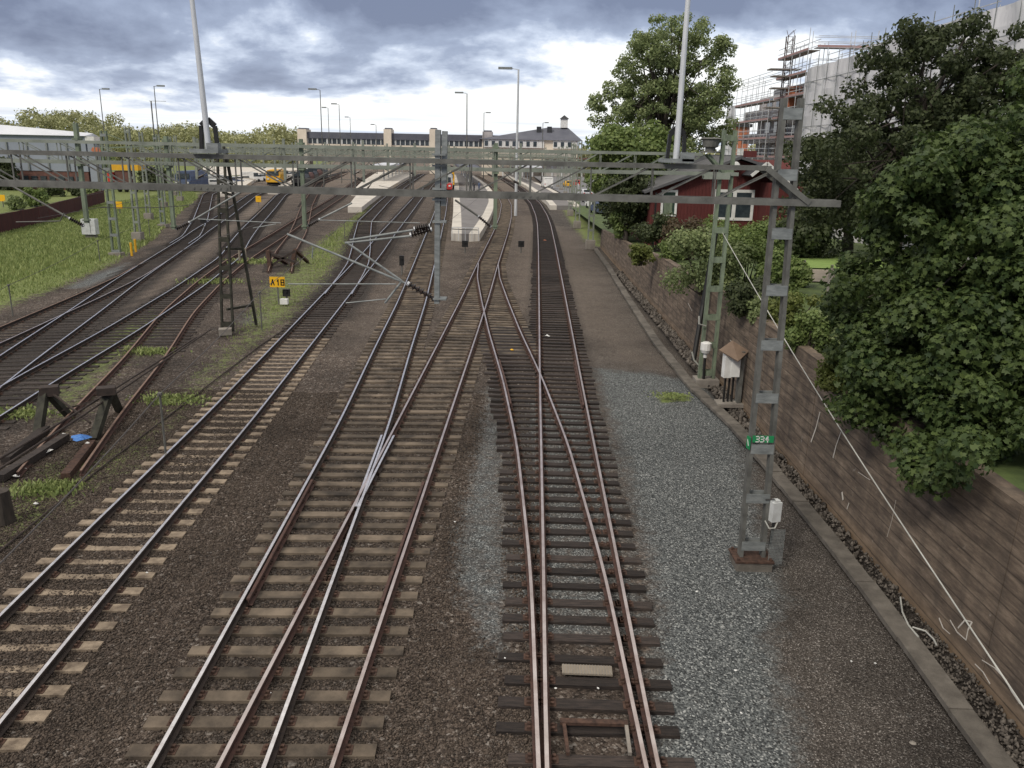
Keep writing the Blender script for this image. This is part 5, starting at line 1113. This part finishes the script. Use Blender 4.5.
# builder's hoist
hx, hy = at(790, 100, 92).x, 92
t = thing('builders_hoist', "builder's hoist mast with orange and grey cage beside the scaffolding", 'hoist', (hx, hy, 0)); zt_ = at(785, 36, 92).z; mb = MB()
for dx in (-.35, .35):
    for dy in (-.35, .35): mb.bar((hx-.6+dx, hy+dy, 0), (hx-.6+dx, hy+dy, zt_), .07, .07)
z = .5
while z < zt_:
    for s in (-1, 1): mb.bar((hx-.6-.35, hy+s*.35, z), (hx-.6+.35, hy+s*.35, z+.7), .04, .04); mb.bar((hx-.6+s*.35, hy-.35, z), (hx-.6+s*.35, hy+.35, z+.7), .04, .04)
    mb.bar((hx-.95, hy-.35, z), (hx-.25, hy-.35, z), .04, .04); z += .75
mb.build('mast', 'plate', t); a = at(786, 108, 91); b = at(803, 88, 91)
mb = MB(); mb.box(((a.x+b.x)/2+.45, 91, (a.z+b.z)/2-.3), ((b.x-a.x)*.55, 1.4, 1.5)); mb.build('cage', 'conc', t); mb = MB(); mb.box((a.x+.45, 91, (a.z+b.z)/2-.2), (.9, 1.3, 1.5)); mb.box(((a.x+b.x)/2, 91, b.z-.1), (b.x-a.x, 1.3, .5)); mb.build('cage_panel', 'orange', t)
mb = MB(); mb.box(((a.x+b.x)/2-1, 91, a.z), (4, 1.6, .12)); mb.build('landing', 'deck', t)
for py, px0, px1 in ((69, 770, 800), (76, 773, 802), (88, 772, 800)):
    a = at(px0, py, 90.5); b = at(px1, py, 90.5); mb = MB(); mb.box(((a.x+b.x)/2, 90.9, a.z), (b.x-a.x, 1.4, .12)); mb.build('loading_deck', 'deck', t)
# ------------------------------------------------------------------ station
# platform between the shiny track and the crossover track
def platform(label, left, right, y0, y1, z=.62, edge=1.0, mid='asph', em='concl', step=4):
    t = thing('station_platform', label, 'platform', ((left(y0)+right(y0))/2, y0, 0), 'station platforms')
    ys = list(np.arange(y0, y1, step))+[y1]
    def sh(fa, fb, m, zz):
        mb = MB()
        for y in ys: mb.v += [(fa(y), y, zz), (fb(y), y, zz), (fa(y), y, -.2), (fb(y), y, -.2)]
        for i in range(len(ys)-1):
            a = i*4; b = a+4; mb.f += [(a, a+1, b+1, b), (a+2, a, b, b+2), (a+1, a+3, b+3, b+1)]; mb.m += [0]*3
        mb.f += [(0, 2, 3, 1)]; e = len(ys)*4-4; mb.f += [(e, e+1, e+3, e+2)]; mb.m += [0, 0]; return mb.build('edge_slab' if m == em else 'surface', m, t)
    sh(left, lambda y: left(y)+edge, em, z); sh(lambda y: right(y)-edge, right, em, z); sh(lambda y: left(y)+edge+.003, lambda y: right(y)-edge-.003, mid, z-.006)
    return t
PL = lambda y: A_(y)+1.75
PR = lambda y: min(B_(y)-1.75, PL(y)+1.0+max(0, (y-70))*.5) if y < 88 else B_(y)-1.75
t = platform('island platform with pale edges between the shiny track and the right curving track', PL, lambda y: B_(y)-1.72, 78.5, 285, edge=1.0)
mb = MB()
for x in np.linspace(PL(78.5)+.1, B_(78.5)-1.8, 5): mb.tube([(x, 78.2, .0), (x, 78.2, 1.2)], .035, 6)
mb.bar((PL(78.5)+.1, 78.2, 1.2), (B_(78.5)-1.8, 78.2, 1.2), .05, .05); mb.build('end_railing', 'galvl', t)
platform('wide sunlit platform left of the curving track', lambda y: D_(y)-3.6-(y-112)*.055, lambda y: D_(y)-1.75, 112, 285, edge=.8, mid='concl')  # sunlit look is put into the pale surface colour
platform('narrow pale platform farther left with the parked yellow wagon beyond', lambda y: T6(y)+1.8, lambda y: T6(y)+5.2, 150, 285, edge=.8, mid='concl')
platform('low pale platform along the bank tracks', lambda y: T8(y)+1.8, lambda y: T8(y)+3.6, 150, 290, edge=.6, mid='concl')
platform('pale strip platform between the two farthest left tracks', lambda y: E_(y)+1.8, lambda y: E_(y)+4.6, 140, 285, edge=.7, mid='concl')
platform('main platform with a white edge line beside the station forecourt', lambda y: T1(y)+1.75, lambda y: T1(y)+6.2, 124, 285, edge=1.0, mid='asph')
# forecourt
m = MB(); pts = [G(*p) for p in ((603, 222), (592, 196), (578, 186), (562, 175), (540, 172), (548, 190), (566, 206))]
m.add([(p[0], p[1], .32) for p in [(5.6, 286), (7.5, 200), (10.5, 140), (9.6, 118), (13, 112), (40, 150), (40, 286)]], [tuple(range(7))]); m.build('forecourt', 'road', kind='structure')
# station footbridge building
SY = 300
t = thing('station_footbridge', 'long enclosed station footbridge with rows of windows and pale stair towers', 'footbridge building', (at(440, 140, SY).x, SY, 0))
a = at(300, 131, SY); b = at(500, 137, SY); z0 = at(400, 148, SY).z-.4; zt_ = at(400, 133.5, SY).z; xl, xr = a.x, b.x
zm0 = z0+1.3; zm1 = zt_-2.1
mb = MB(); mb.box(((xl+xr)/2, SY+2.5, (z0+zm0)/2), (xr-xl, 5, zm0-z0)); mb.build('parapet', 'cream', t)
mb = MB(); mb.box(((xl+xr)/2, SY+2.6, (zm0+zm1)/2), (xr-xl-.2, 4.7, zm1-zm0)); mb.build('window_band', 'glass', t)
mb = MB(); mb.box(((xl+xr)/2, SY+2.5, (zm1+zt_)/2), (xr-xl+.6, 5.8, zt_-zm1)); mb.build('roof', 'slate', t)
mb = MB(); x = xl+.8
while x < xr: mb.box((x, SY+.1, (zm0+zm1)/2), (.30 if int(x) % 3 else .6, .35, zm1-zm0)); x += 1.7
mb.build('mullion', 'offw', t, kind='stuff')
mb = MB(); x = xl+3
while x < xr: mb.box((x, SY+2.5, z0/2), (.8, .8, z0)); x += 11
mb.build('pillar', 'conc', t)
for px, w, m in ((302, 9, 'cream'), (387.5, 7.5, 'cream'), (433, 7, 'cream'), (487.5, 10, 'wrapg')):
    a = at(px-w/2, 131.5 if px < 480 else 134, SY-1); b = at(px+w/2, 131.5, SY-1); mb = MB(); mb.box(((a.x+b.x)/2, SY+2, a.z/2+.4), (b.x-a.x, 7, a.z+.8)); o = mb.build('stair_tower', m, t)
    mb = MB(); mb.box(((a.x+b.x)/2, SY+2, a.z+1.0), ((b.x-a.x)*.8, 5, .5)); mb.build('tower_cap', 'slate', o)
# station house
t = thing('station_house', 'cream station house with a dark hipped roof and small glazed cupola', 'station building', (at(530, 150, SY-8).x, SY-8, 0))
def hip(x0, x1, ya, yb, ze, zr, inset, m, t, ridge=None):
    mb = MB(); ym = (ya+yb)/2; r0, r1 = ridge or (x0+inset, x1-inset)
    mb.add([(x0, ya, ze), (x1, ya, ze), (x1, yb, ze), (x0, yb, ze), (r0, ym, zr), (r1, ym, zr)], [(0, 1, 5, 4), (1, 2, 5), (2, 3, 4, 5), (3, 0, 4), (3, 2, 1, 0)]); return mb.build('roof', m, t)
a = at(482, 139, SY-8); b = at(578, 139, SY-8); rz = at(560, 127.5, SY-3).z; ez = at(530, 140, SY-8).z
mb = MB(); mb.box(((a.x+b.x)/2, SY-1, ez/2), (b.x-a.x, 14, ez)); mb.build('wall', 'cream', t)
ro = hip(a.x-1.2, b.x+1.6, SY-9, SY+9, ez+.02, rz, 8, 'slate', t, ridge=(at(548, 130, SY).x, at(568, 130, SY).x))
q = at(564, 127, SY); mb = MB(); mb.box((q.x, SY, (rz+at(564, 119, SY).z)/2), (2.4, 2.4, at(564, 119, SY).z-rz)); o = mb.build('cupola', 'white', ro)
mb = MB(); zc = at(564, 119, SY).z; mb.add([(q.x-1.6, SY-1.6, zc), (q.x+1.6, SY-1.6, zc), (q.x+1.6, SY+1.6, zc), (q.x-1.6, SY+1.6, zc), (q.x, SY, zc+1.3)], [(0, 1, 4), (1, 2, 4), (2, 3, 4), (3, 0, 4), (3, 2, 1, 0)]); mb.build('cupola_roof', 'roofd', ro)
for px in (539, 549.5): p = at(px, 130, SY-3); mb = MB(); mb.box((p.x, SY-3, p.z), (1.6, 1.6, 2.2)); mb.build('chimney', 'roofd', ro)
za = at(530, 147, SY-8.3).z; zb_ = at(530, 141, SY-8.3).z
mb = MB(); x0, x1 = at(520, 144, SY-8.3).x, at(543, 144, SY-8.3).x
for xa, xb in ((at(484, 144, SY-8).x, at(544, 144, SY-8).x), (at(553, 144, SY-8).x, at(577, 144, SY-8).x)):
    mb = MB(); mb.box(((xa+xb)/2, SY-8.2, (za+zb_)/2), (xb-xa, .5, zb_-za+.6)); mb.build('window_surround', 'white', t); x = xa+.8
    while x < xb-.8: mb = MB(); mb.box((x, SY-8.5, (za+zb_)/2), (1.1, .2, (zb_-za)*.8)); mb.build('window', 'glass', t); x += 2.35
mb = MB(); p0 = at(545, 152, SY-12); p1 = at(572, 152, SY-12); mb.box(((p0.x+p1.x)/2, SY-11, p0.z/2), (p1.x-p0.x, 5, p0.z)); mb.build('lower_wing', 'concl', t)
mb = MB(); z5 = at(550, 158, SY-14).z; mb.box(((p0.x+p1.x)/2-6, SY-14, z5), (p1.x-p0.x+22, 7, .5)); mb.build('canopy', 'brick', t)
for k in range(9): mb = MB(); x = p0.x-14+k*3.3; mb.box((x, SY-13.6, z5/2), (.5, .5, z5)); mb.build('column', 'white', t)
# platform canopies
def canopy(label, fx, y0, y1, w, z, m='slate', nc=6):
    t = thing('platform_canopy', label, 'canopy', (fx((y0+y1)/2), y0, 0), 'platform canopies')
    mb = MB(); n = 8
    for i in range(n):
        a = y0+(y1-y0)*i/n; b = y0+(y1-y0)*(i+1)/n; mb.box((fx((a+b)/2), (a+b)/2, z), (w, (b-a)*.995, .35))
    mb.build('roof', m, t)
    for k in range(nc): y = y0+(y1-y0)*(k+.5)/nc; mb = MB(); mb.box((fx(y), y, z/2), (.3, .3, z)); mb.build('column', 'offw', t)
canopy('low dark canopy over the island platform behind the waiting people', lambda y: (A_(y)+B_(y))/2, 188, 285, 5, 4.2)
canopy('pale canopy over the wide sunlit platform', lambda y: D_(y)-6, 205, 285, 5, 4.2, 'wroof')
canopy('pale arched shelter by the main platform', lambda y: T1(y)+5, 215, 282, 5, 4.4, 'wroof')
# red and white locomotive with yellow carriage beside the island platform
ly = 150
def train(label, line, y0, L_, body, front, name='locomotive', h=3.9, w=2.9, stripe=None, group=None):
    x = line(y0); dx = line(y0+L_)-x; ang = -atan2(dx, L_); t = thing(name, label, 'train', (x, y0, 0), group); R = Matrix.Rotation(ang, 3, 'Z')
    def P(a, b, c): return Vector((x, y0, 0)) + R @ Vector((a, b, c))
    mb = MB(); prof = [(-w/2, 1.0), (w/2, 1.0), (w/2, h*.75), (w/2-.35, h), (-w/2+.35, h), (-w/2, h*.75)]; n = 6
    mb.add([P(p[0], .5, p[1]) for p in prof]+[P(p[0], L_, p[1]) for p in prof], [tuple(range(n)), tuple(range(n, 2*n))[::-1]]+[(i, n+i, n+(i+1) % n, (i+1) % n) for i in range(n)]); mb.build('body', body, t)
    mb = MB(); mb.add([P(-w/2, .5, 1.0), P(w/2, .5, 1.0), P(w/2, .5, 2.1), P(-w/2, .5, 2.1), P(-w/2+.1, 0, 1.0), P(w/2-.1, 0, 1.0), P(w/2-.1, .1, 2.1), P(-w/2+.1, .1, 2.1)], [(4, 5, 6, 7), (0, 4, 7, 3), (5, 1, 2, 6), (7, 6, 2, 3), (0, 1, 5, 4)]); mb.build('nose', front, t)
    mb = MB(); mb.box(P(0, .46, 2.75), (w*.8, .12, .9), ang); mb.build('windscreen', 'glass', t)
    for s in (-1, 1): mb = MB(); mb.box(P(s*w*.33, -.02, 1.65), (.42, .1, .28), ang); mb.build('headlight', 'white', t)
    mb = MB(); mb.box(P(0, L_/2+.2, .7), (w*.86, L_-.6, .6), ang); mb.build('underframe', 'black', t)
    for k in (1.6, 4.2, L_-4, L_-1.6):
        mb = MB()
        for s in (-1, 1): mb.tube([P(s*.8-.07, k, .66), P(s*.8+.07, k, .66)], .46, 12)
        mb.build('wheelset', 'raildark', t)
    return t
train('red and white locomotive standing at the island platform', A_, 160, 18, 'offw', 'red')
train('yellow carriage seen right of the red locomotive', lambda y: A_(y)+.35, 182, 22, 'yellow', 'yellow', 'carriage')
# yellow hopper wagon and dark wagons on the left
train('yellow works wagon parked among the left tracks', T8, 176, 11, 'yellow', 'yellow', 'works_wagon', 3.4)
for k in range(5): train(['first dark goods wagon behind the yellow works wagon', 'second dark goods wagon in the rake', 'third dark goods wagon in the rake', 'fourth dark goods wagon in the rake', 'last dark goods wagon in the rake'][k], T7, 176+k*12.5, 11.6, 'brick' if k % 2 else 'black', 'black', 'goods_wagon', 2.5, group='dark goods wagons in a rake')
# vehicles
def car(x, y, ang, body, label, van=False, group=None, z=0, s=1.0):
    t = thing('parked_van' if van else 'parked_car', label, 'van' if van else 'car', (0, 0, 0), group)
    L_, w, h = (5.2, 2.0, 2.2) if van else (4.4, 1.8, 1.45)
    prof = [(-L_/2, .35), (L_/2, .35), (L_/2, .9), (L_*.30, 1.0), (L_*.16, h), (-L_*.46, h), (-L_/2, .95)] if van else [(-L_/2, .3), (L_/2, .3), (L_/2, .75), (L_*.24, .92), (L_*.05, h), (-L_*.30, h), (-L_*.46, .95), (-L_/2, .85)]
    n = len(prof); mb = MB(); mb.add([(p[0], -w/2, p[1]) for p in prof]+[(p[0], w/2, p[1]) for p in prof], [tuple(range(n)), tuple(range(n, 2*n))[::-1]]+[(i, n+i, n+(i+1) % n, (i+1) % n) for i in range(n)]); mb.build('body', body, t)
    mb = MB(); zc = (.95+h)/2
    for sy in (-1, 1): mb.box((-.15 if not van else 1.0, sy*(w/2+.003), zc+.02), (L_*.4 if not van else 1.0, .02, (h-.95)*.66))
    mb.box((-L_*.44, 0, zc+.05), (.3, w*.8, (h-.95)*.6)); mb.build('side_window', 'glass', t)
    for sx in (-1, 1):
        for sy in (-1, 1): mb = MB(); mb.tube([(sx*L_*.31, sy*(w/2-.18), .33), (sx*L_*.31, sy*(w/2+.01), .33)], .33, 12); mb.build('wheel', 'black', t)
    for sy in (-1, 1): mb = MB(); mb.box((-L_/2-.01, sy*w*.38, .8), (.03, .22, .16)); mb.build('tail_light', 'red', t)
    t.location = (x, y, z); t.rotation_euler = (0, 0, ang); t.scale = (s, s, s); return t
m = MB(); m.add([(x, y, .012) for x, y in (G(203, 178), G(318, 168.5), G(318, 164.5), G(203, 166.5))], [(0, 1, 2, 3)]); m.build('car_park', 'concl', kind='structure')
cols = ['white', 'offw', 'galvl', 'bluegrey', 'white', 'concl']
protos = {}
random.seed(5); k = 0
names = ['silver', 'white', 'grey', 'blue']
row = []
for i in range(17):
    px = 214+i*6.2; Yc = 172+i*5.0; v = at(px, 170, Yc)
    c = cols[i % 6]; van = (i % 5 == 1); key = (c, van)
    lab = f'{"white" if c in ("white","offw") else "silver" if c=="galvl" else "blue grey" if c=="bluegrey" else "beige"} {"van" if van else "car"} in the car park row, ' + ['the first from the left', 'second from the left', 'third from the left', 'fourth from the left', 'fifth from the left', 'sixth from the left', 'seventh from the left', 'eighth from the left', 'middle of the row', 'just past the middle', 'eleventh along', 'twelfth along', 'thirteenth along', 'fourteenth along', 'fifteenth along', 'last but one on the right', 'at the right end'][i]
    ang = radians(20+random.uniform(-5, 5))
    if key in protos: o = dup(protos[key], (v.x, Yc, .02), ang, lab)
    else: o = car(v.x, Yc, ang, c, lab, van, 'vehicles in the car park beyond the lawn', .02); protos[key] = o
for (px, py, z_, c, lab, van) in ((568, 187, .34, 'yellow', 'yellow car parked on the station forecourt', False), (575, 186, .34, 'red', 'dark red car just behind the yellow one', False), (547, 186, .9, 'white', 'white van on the platform side of the forecourt', True)):
    x, y = G(px, py, z_); car(x, y, radians(95), c, lab, van, None, z_ if z_ < .8 else .6)
for i in range(4):
    x, y = G(585+i*5, 191+i*6, 1.2); car(x, y, radians(100), ['galvl', 'offw', 'white', 'bluegrey'][i], ['silver', 'pale grey', 'white', 'blue grey'][i]+' car parked under the trees at the forecourt edge', False, 'cars along the forecourt edge', tz(x, y) if x > 8 else .34)
# people
def person(x, y, z, ang, label, mt='cloth', lean=0.0):
    t = thing('person', label, 'person', (x, y, z)); me = bpy.data.meshes.new('body')
    V = [(0, 0, .95), (0, 0, 1.2), (0, 0, 1.45), (0, 0, 1.56), (0, .01, 1.72), (.19, 0, 1.42), (.26, 0, 1.15), (.25, -.08, .90), (-.19, 0, 1.42), (-.26, 0, 1.15), (-.24, -.1, .92), (.1, 0, .9), (.11, -.03, .5), (.12, .02, .08), (.12, -.12, .04), (-.1, 0, .9), (-.12, .05, .5), (-.13, .1, .08), (-.13, -.02, .04)]
    E_ = [(0, 1), (1, 2), (2, 3), (3, 4), (2, 5), (5, 6), (6, 7), (2, 8), (8, 9), (9, 10), (0, 11), (11, 12), (12, 13), (13, 14), (0, 15), (15, 16), (16, 17), (17, 18)]
    Rr = [.16, .15, .17, .06, .105, .075, .055, .04, .075, .055, .04, .1, .075, .05, .045, .1, .075, .05, .045]
    me.from_pydata(V, E_, []); me.materials.append(M_[mt]); o = bpy.data.objects.new('body', me); C.objects.link(o); o.parent = t
    md = o.modifiers.new('skin', 'SKIN'); me.update()
    for i, sv in enumerate(me.skin_vertices[0].data): sv.radius = (Rr[i], Rr[i]*.8)
    me.skin_vertices[0].data[0].use_root = True
    o.modifiers.new('sub', 'SUBSURF').levels = 1
    mb = MB(); mb.tube([(x, y+.015, z+1.70), (x, y+.02, z+1.78), (x, y+.02, z+1.845)], [.115, .12, .05], 8); mb.build('hair', 'black', t)
    mb = MB(); mb.tube([(x, y-.10, z+1.66), (x, y-.112, z+1.74)], .06, 6); mb.build('face', 'skin', t)
    t.rotation_euler = (0, 0, ang); return t
for i, (px, py, mt, lab) in enumerate(((470, 190, 'cloth', 'person in dark clothes standing at the left of the group on the island platform'), (474, 193, 'cloth', 'person in dark clothes nearest us on the island platform'), (479, 191, 'bluegrey', 'person in a blue jacket at the right of the platform group'), (472, 183, 'cloth2', 'person in a white top farther along the island platform'))):
    x, y = G(px, py, .62); person(x, y, .62, i*1.3, lab, mt)
x, y = G(578, 192, .33); person(x, y, .33 if x < 12 else .4, .3, 'person in a white shirt and dark trousers walking beside the forecourt cars', 'cloth2')
# ------------------------------------------------------------------ area light masts
def lamp(px, pytop, hgt, label, r=.12, arm=1.4, double=False, m='galvd'):
    y_ = pytop + (px-512)*-ROLL; e = (PITCH + math.atan((y_-384)/FPX)); Y = (hgt-EYE)/tan(-e); v = at(px, pytop, Y)
    t = thing('yard_light', label, 'light mast', (v.x, Y, 0), 'tall yard light masts'); mb = MB(); mb.tube([(v.x, Y, 0), (v.x, Y, hgt)], [r, r*.55], 8); mb.build('pole', m, t)
    mb = MB(); mb.bar((v.x-.1, Y, hgt), (v.x+arm*.5, Y, hgt+.12), .08, .08); mb.build('arm', m, t)
    sgn = 1 if arm > 0 else -1; mb = MB(); mb.box((v.x+arm*.75, Y, hgt+.12), (abs(arm)*.8, .5, .26)); mb.build('lamp_head', 'galv', t); return t
lamp(99.5, 89.5, 18, 'yard light mast farthest left, above the warehouse end', .13, 1.6)
lamp(154, 86.5, 18, 'yard light mast with a second pole beside it, left of the near light mast', .13, 1.6)
lamp(320, 90, 18, 'tallest light mast above the left end of the footbridge', .12, -1.8)
lamp(328, 108, 18, 'slim light mast just right of the tallest one above the footbridge', .12, -1.4)
lamp(339, 104.5, 18, 'light mast third from left above the footbridge', .12, -1.6)
lamp(350, 117.5, 18, 'small distant light mast fourth from left above the footbridge', .14, -1.5)
lamp(467, 93.5, 18, 'light mast beyond the island platform', .14, -1.9)
lamp(484, 113, 18, 'smaller light mast right of the island platform', .14, 1.6)
lamp(518.5, 69.5, 18, 'large light mast nearest the station house', .20, -2.2, m='galvl')
lamp(543, 123, 16, 'small light mast in front of the station house roof', .14, 1.4)
lamp(376, 125, 15, 'low distant light mast beyond the footbridge roof', .14, -1.4)
v = at(151, 101, 139); mb = MB(); mb.tube([(v.x, 139, 0), (v.x, 139, v.z)], .10, 6); mb.bar((v.x-.3, 139, v.z), (v.x+2.4, 139, v.z), .06, .06); tag(mb.build('slim_pole', 'galvd'), 'slim pole with cross bar beside the left yard light mast', 'pole')
# ------------------------------------------------------------------ left side buildings and bank
WY = 150
t = thing('warehouse', 'long grey warehouse with a pale sheet roof and brick base at the left edge', 'warehouse', (at(85, 180, WY).x, WY, 0))
a = at(84, 132.5, WY); xl = at(-60, 130, WY+8).x; ztop = at(84, 133, WY).z; zw = at(50, 171, WY).z
mb = MB(); mb.box(((xl+a.x)/2, WY+2, (zw+ztop-.5)/2), (a.x-xl, 4, ztop-.5-zw)); mb.build('wall', 'warehouse', t)
mb = MB(); mb.add([(xl, WY-.5, ztop-.5), (a.x+.3, WY-.5, ztop-.5), (a.x+.3, WY+4.5, ztop-.5), (xl, WY+4.5, ztop-.5), (xl, WY+2.5, ztop+2.2), (a.x+.3, WY+2.5, ztop+.0)], [(0, 1, 5, 4), (3, 4, 5, 2), (1, 2, 5), (0, 4, 3), (0, 3, 2, 1)]); mb.build('roof', 'wroof', t)
mb = MB(); mb.box(((xl+a.x)/2, WY+2.01, zw/2), (a.x-xl-.2, 3.8, zw)); mb.build('brick_base', 'brick', t)
for px in np.arange(-20, 84, 9): mb = MB(); p = at(px, 177, WY-.1); mb.box((p.x, WY-.02+.05, zw*.5), (1.0, .2, zw*.45)); mb.build('window', 'glass', t)
mb = MB(); q0 = at(20, 140, WY)
for px in np.arange(6, 84, 20): p = at(px, 140, WY); mb.box((p.x, WY-.12, (zw+ztop-1.3)/2), (.25, .2, ztop-1.6-zw))
mb.build('wall_rib', 'galv', t)
mb = MB(); mb.box((a.x+.9, WY+1, (ztop-1.2)/2), (1.2, 2, ztop-1.2)); mb.build('end_tower', 'warehouse', t); mb = MB(); mb.box((a.x+.9, WY+1, ztop-.9), (1.6, 2.4, .7)); mb.build('tower_cap', 'white', t)
# maroon board fence on the bank
def board_fence(label, pts, h0, m='maroon'):
    t = thing('board_fence', label, 'fence', (*G(*pts[0]), 0)); Q = [Vector((*G(*p), 0)) for p in pts]
    for k in range(len(Q)-1):
        a, b = Q[k], Q[k+1]; n = max(1, int((b-a).length/4)); 
        for i in range(n):
            p, q = a.lerp(b, i/n), a.lerp(b, (i+1)/n-.01/(1)); mb = MB(); mb.bar(p+Vector((0, 0, h0/2)), q+Vector((0, 0, h0/2)), .12, h0); mb.build('panel', m, t)
    return t
board_fence('maroon board fence running along the top of the grass bank', [(-60, 246), (0, 233), (40, 223.5), (75, 212), (105, 202)], 1.65)
# row of small things on the left lawn
def shrub(px, py, rpx, hpx, mt, label, seed, n=1800, ls=.35):
    return bush(px, py, rpx, hpx, mt, label, 0, n, ls, seed=seed)
shrub(17, 209, 9, 16, 'elm', 'small round shrub on the lawn behind the maroon fence', 41, 1500, .3); shrub(37, 206, 12, 22, 'brush', 'yellow green shrub on the lawn right of the round one', 42, 2200, .3)
shrub(8, 190, 16, 36, 'dkleaf', 'dark shrub mass in front of the warehouse at the left edge', 43, 3500, .45); shrub(64, 196, 26, 12, 'dkleaf', 'low dark hedge before the warehouse base', 44, 3500, .4)
shrub(158, 190, 20, 26, 'dkleaf', 'dark round shrubs beside the blue grey wagon', 45, 4000, .5); shrub(107, 168, 12, 16, 'elm', 'green tree top behind the orange machine', 46, 1500, .6)
shrub(95, 196, 8, 14, 'elm', 'scrubby bush between warehouse and maroon fence end', 48, 1200, .4)
# orange works machine, blue grey wagon
x, y = G(125, 192); t = thing('works_machine', 'yellow and red works machine standing behind the grass bank', 'works machine', (x, y, 0)); k = y/820
a = at(112, 170, y); b = at(138, 161.5, y)
mb = MB(); mb.box(((a.x+b.x)/2, y+1, (a.z+b.z)/2), (b.x-a.x, 2.6, b.z-a.z)); mb.build('hopper', 'yellow', t); a2 = at(113, 184, y)
mb = MB(); mb.box(((a.x+b.x)/2-.6, y+1, (a2.z+a.z)/2), ((b.x-a.x)*.55, 2.2, abs(a.z-a2.z)*.9)); mb.build('engine_frame', 'brick', t)
mb = MB(); p = at(112, 178, y); mb.box((p.x, y-.1, p.z), (.9, 1.2, 2.0)); mb.build('cab', 'red', t)
for f in (.2, .45, .8): mb = MB(); xx = a.x+(b.x-a.x)*f; mb.tube([(xx-.2, y+.2, .5), (xx+.2, y+.2, .5)], .5, 12); mb.build('wheel', 'black', t)
x, y = G(183, 192); train('blue grey railcar end standing behind the dark shrubs', lambda q: x, y, 9, 'bluegrey', 'bluegrey', 'railcar', 3.6)
a = at(96, 152, 140); t = thing('crane_arm', 'orange crane arm head above the warehouse end', 'crane', (a.x, 140, 0)); mb = MB(); mb.bar((a.x-.5, 140, a.z+.5), (a.x+.9, 140, a.z-.4), .7, .6); mb.bar((a.x+.7, 140, a.z-.3), (a.x+.2, 140, a.z+.7), .5, .4); mb.build('jib', 'orange', t); mb = MB(); mb.box((a.x, 140, a.z/2), (.3, .3, a.z)); mb.build('mast', 'galvd', t)
for px, py, lab in ((119, 200+14, 'yellow square marker on a thin post on the bank'), (2, 207, 'yellow marker board at the left edge of the lawn')):
    x, y = G(px, py); t = thing('yellow_marker', lab, 'sign', (x, y, 0)); a = at(px, 205 if px > 50 else 198, y); mb = MB(); mb.box((a.x, y, a.z), (.75, .05, .8)); mb.build('plate', 'sign', t); mb = MB(); mb.tube([(a.x, y+.05, 0), (a.x, y+.05, a.z)], .06, 6); mb.build('post', 'galvd', t)
# distant wood
def wood():
    global rng; rng = np.random.default_rng(77); cs = []; rs = []
    for px in np.arange(-60, 300, 3.0):
        top = 119+6*sin(px*.045+2)+4*sin(px*.13)+3*sin(px*.31) if px < 100 else 127+3*sin(px*.06)+2*sin(px*.2)+ (px-100)*.035
        Y = 390+rng.uniform(-40, 40); v = at(px, top+rng.uniform(-2, 4), Y); g = Y/828
        for k in range(9):
            f = (k+.5)/9; cs.append((v.x+rng.normal(0, 3), Y+rng.normal(0, 8), v.z*f)); rs.append(rng.uniform(2.2, 4.2))
        cs.append((v.x, Y, v.z-2.0)); rs.append(2.6)
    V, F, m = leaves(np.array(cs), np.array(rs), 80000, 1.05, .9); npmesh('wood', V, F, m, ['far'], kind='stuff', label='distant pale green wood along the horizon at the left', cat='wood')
wood()
def wood2():
    global rng; rng = np.random.default_rng(78); cs = []; rs = []
    for px in np.arange(560, 1100, 4.0):
        Y = 330+rng.uniform(-30, 30); v = at(px, 150+rng.uniform(-4, 4), Y)
        for k in range(4): cs.append((v.x+rng.normal(0, 3), Y+rng.normal(0, 6), v.z*(k+.5)/4)); rs.append(rng.uniform(2.5, 4))
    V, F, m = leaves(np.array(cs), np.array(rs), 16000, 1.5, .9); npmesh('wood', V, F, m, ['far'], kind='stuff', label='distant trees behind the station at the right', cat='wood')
wood2()
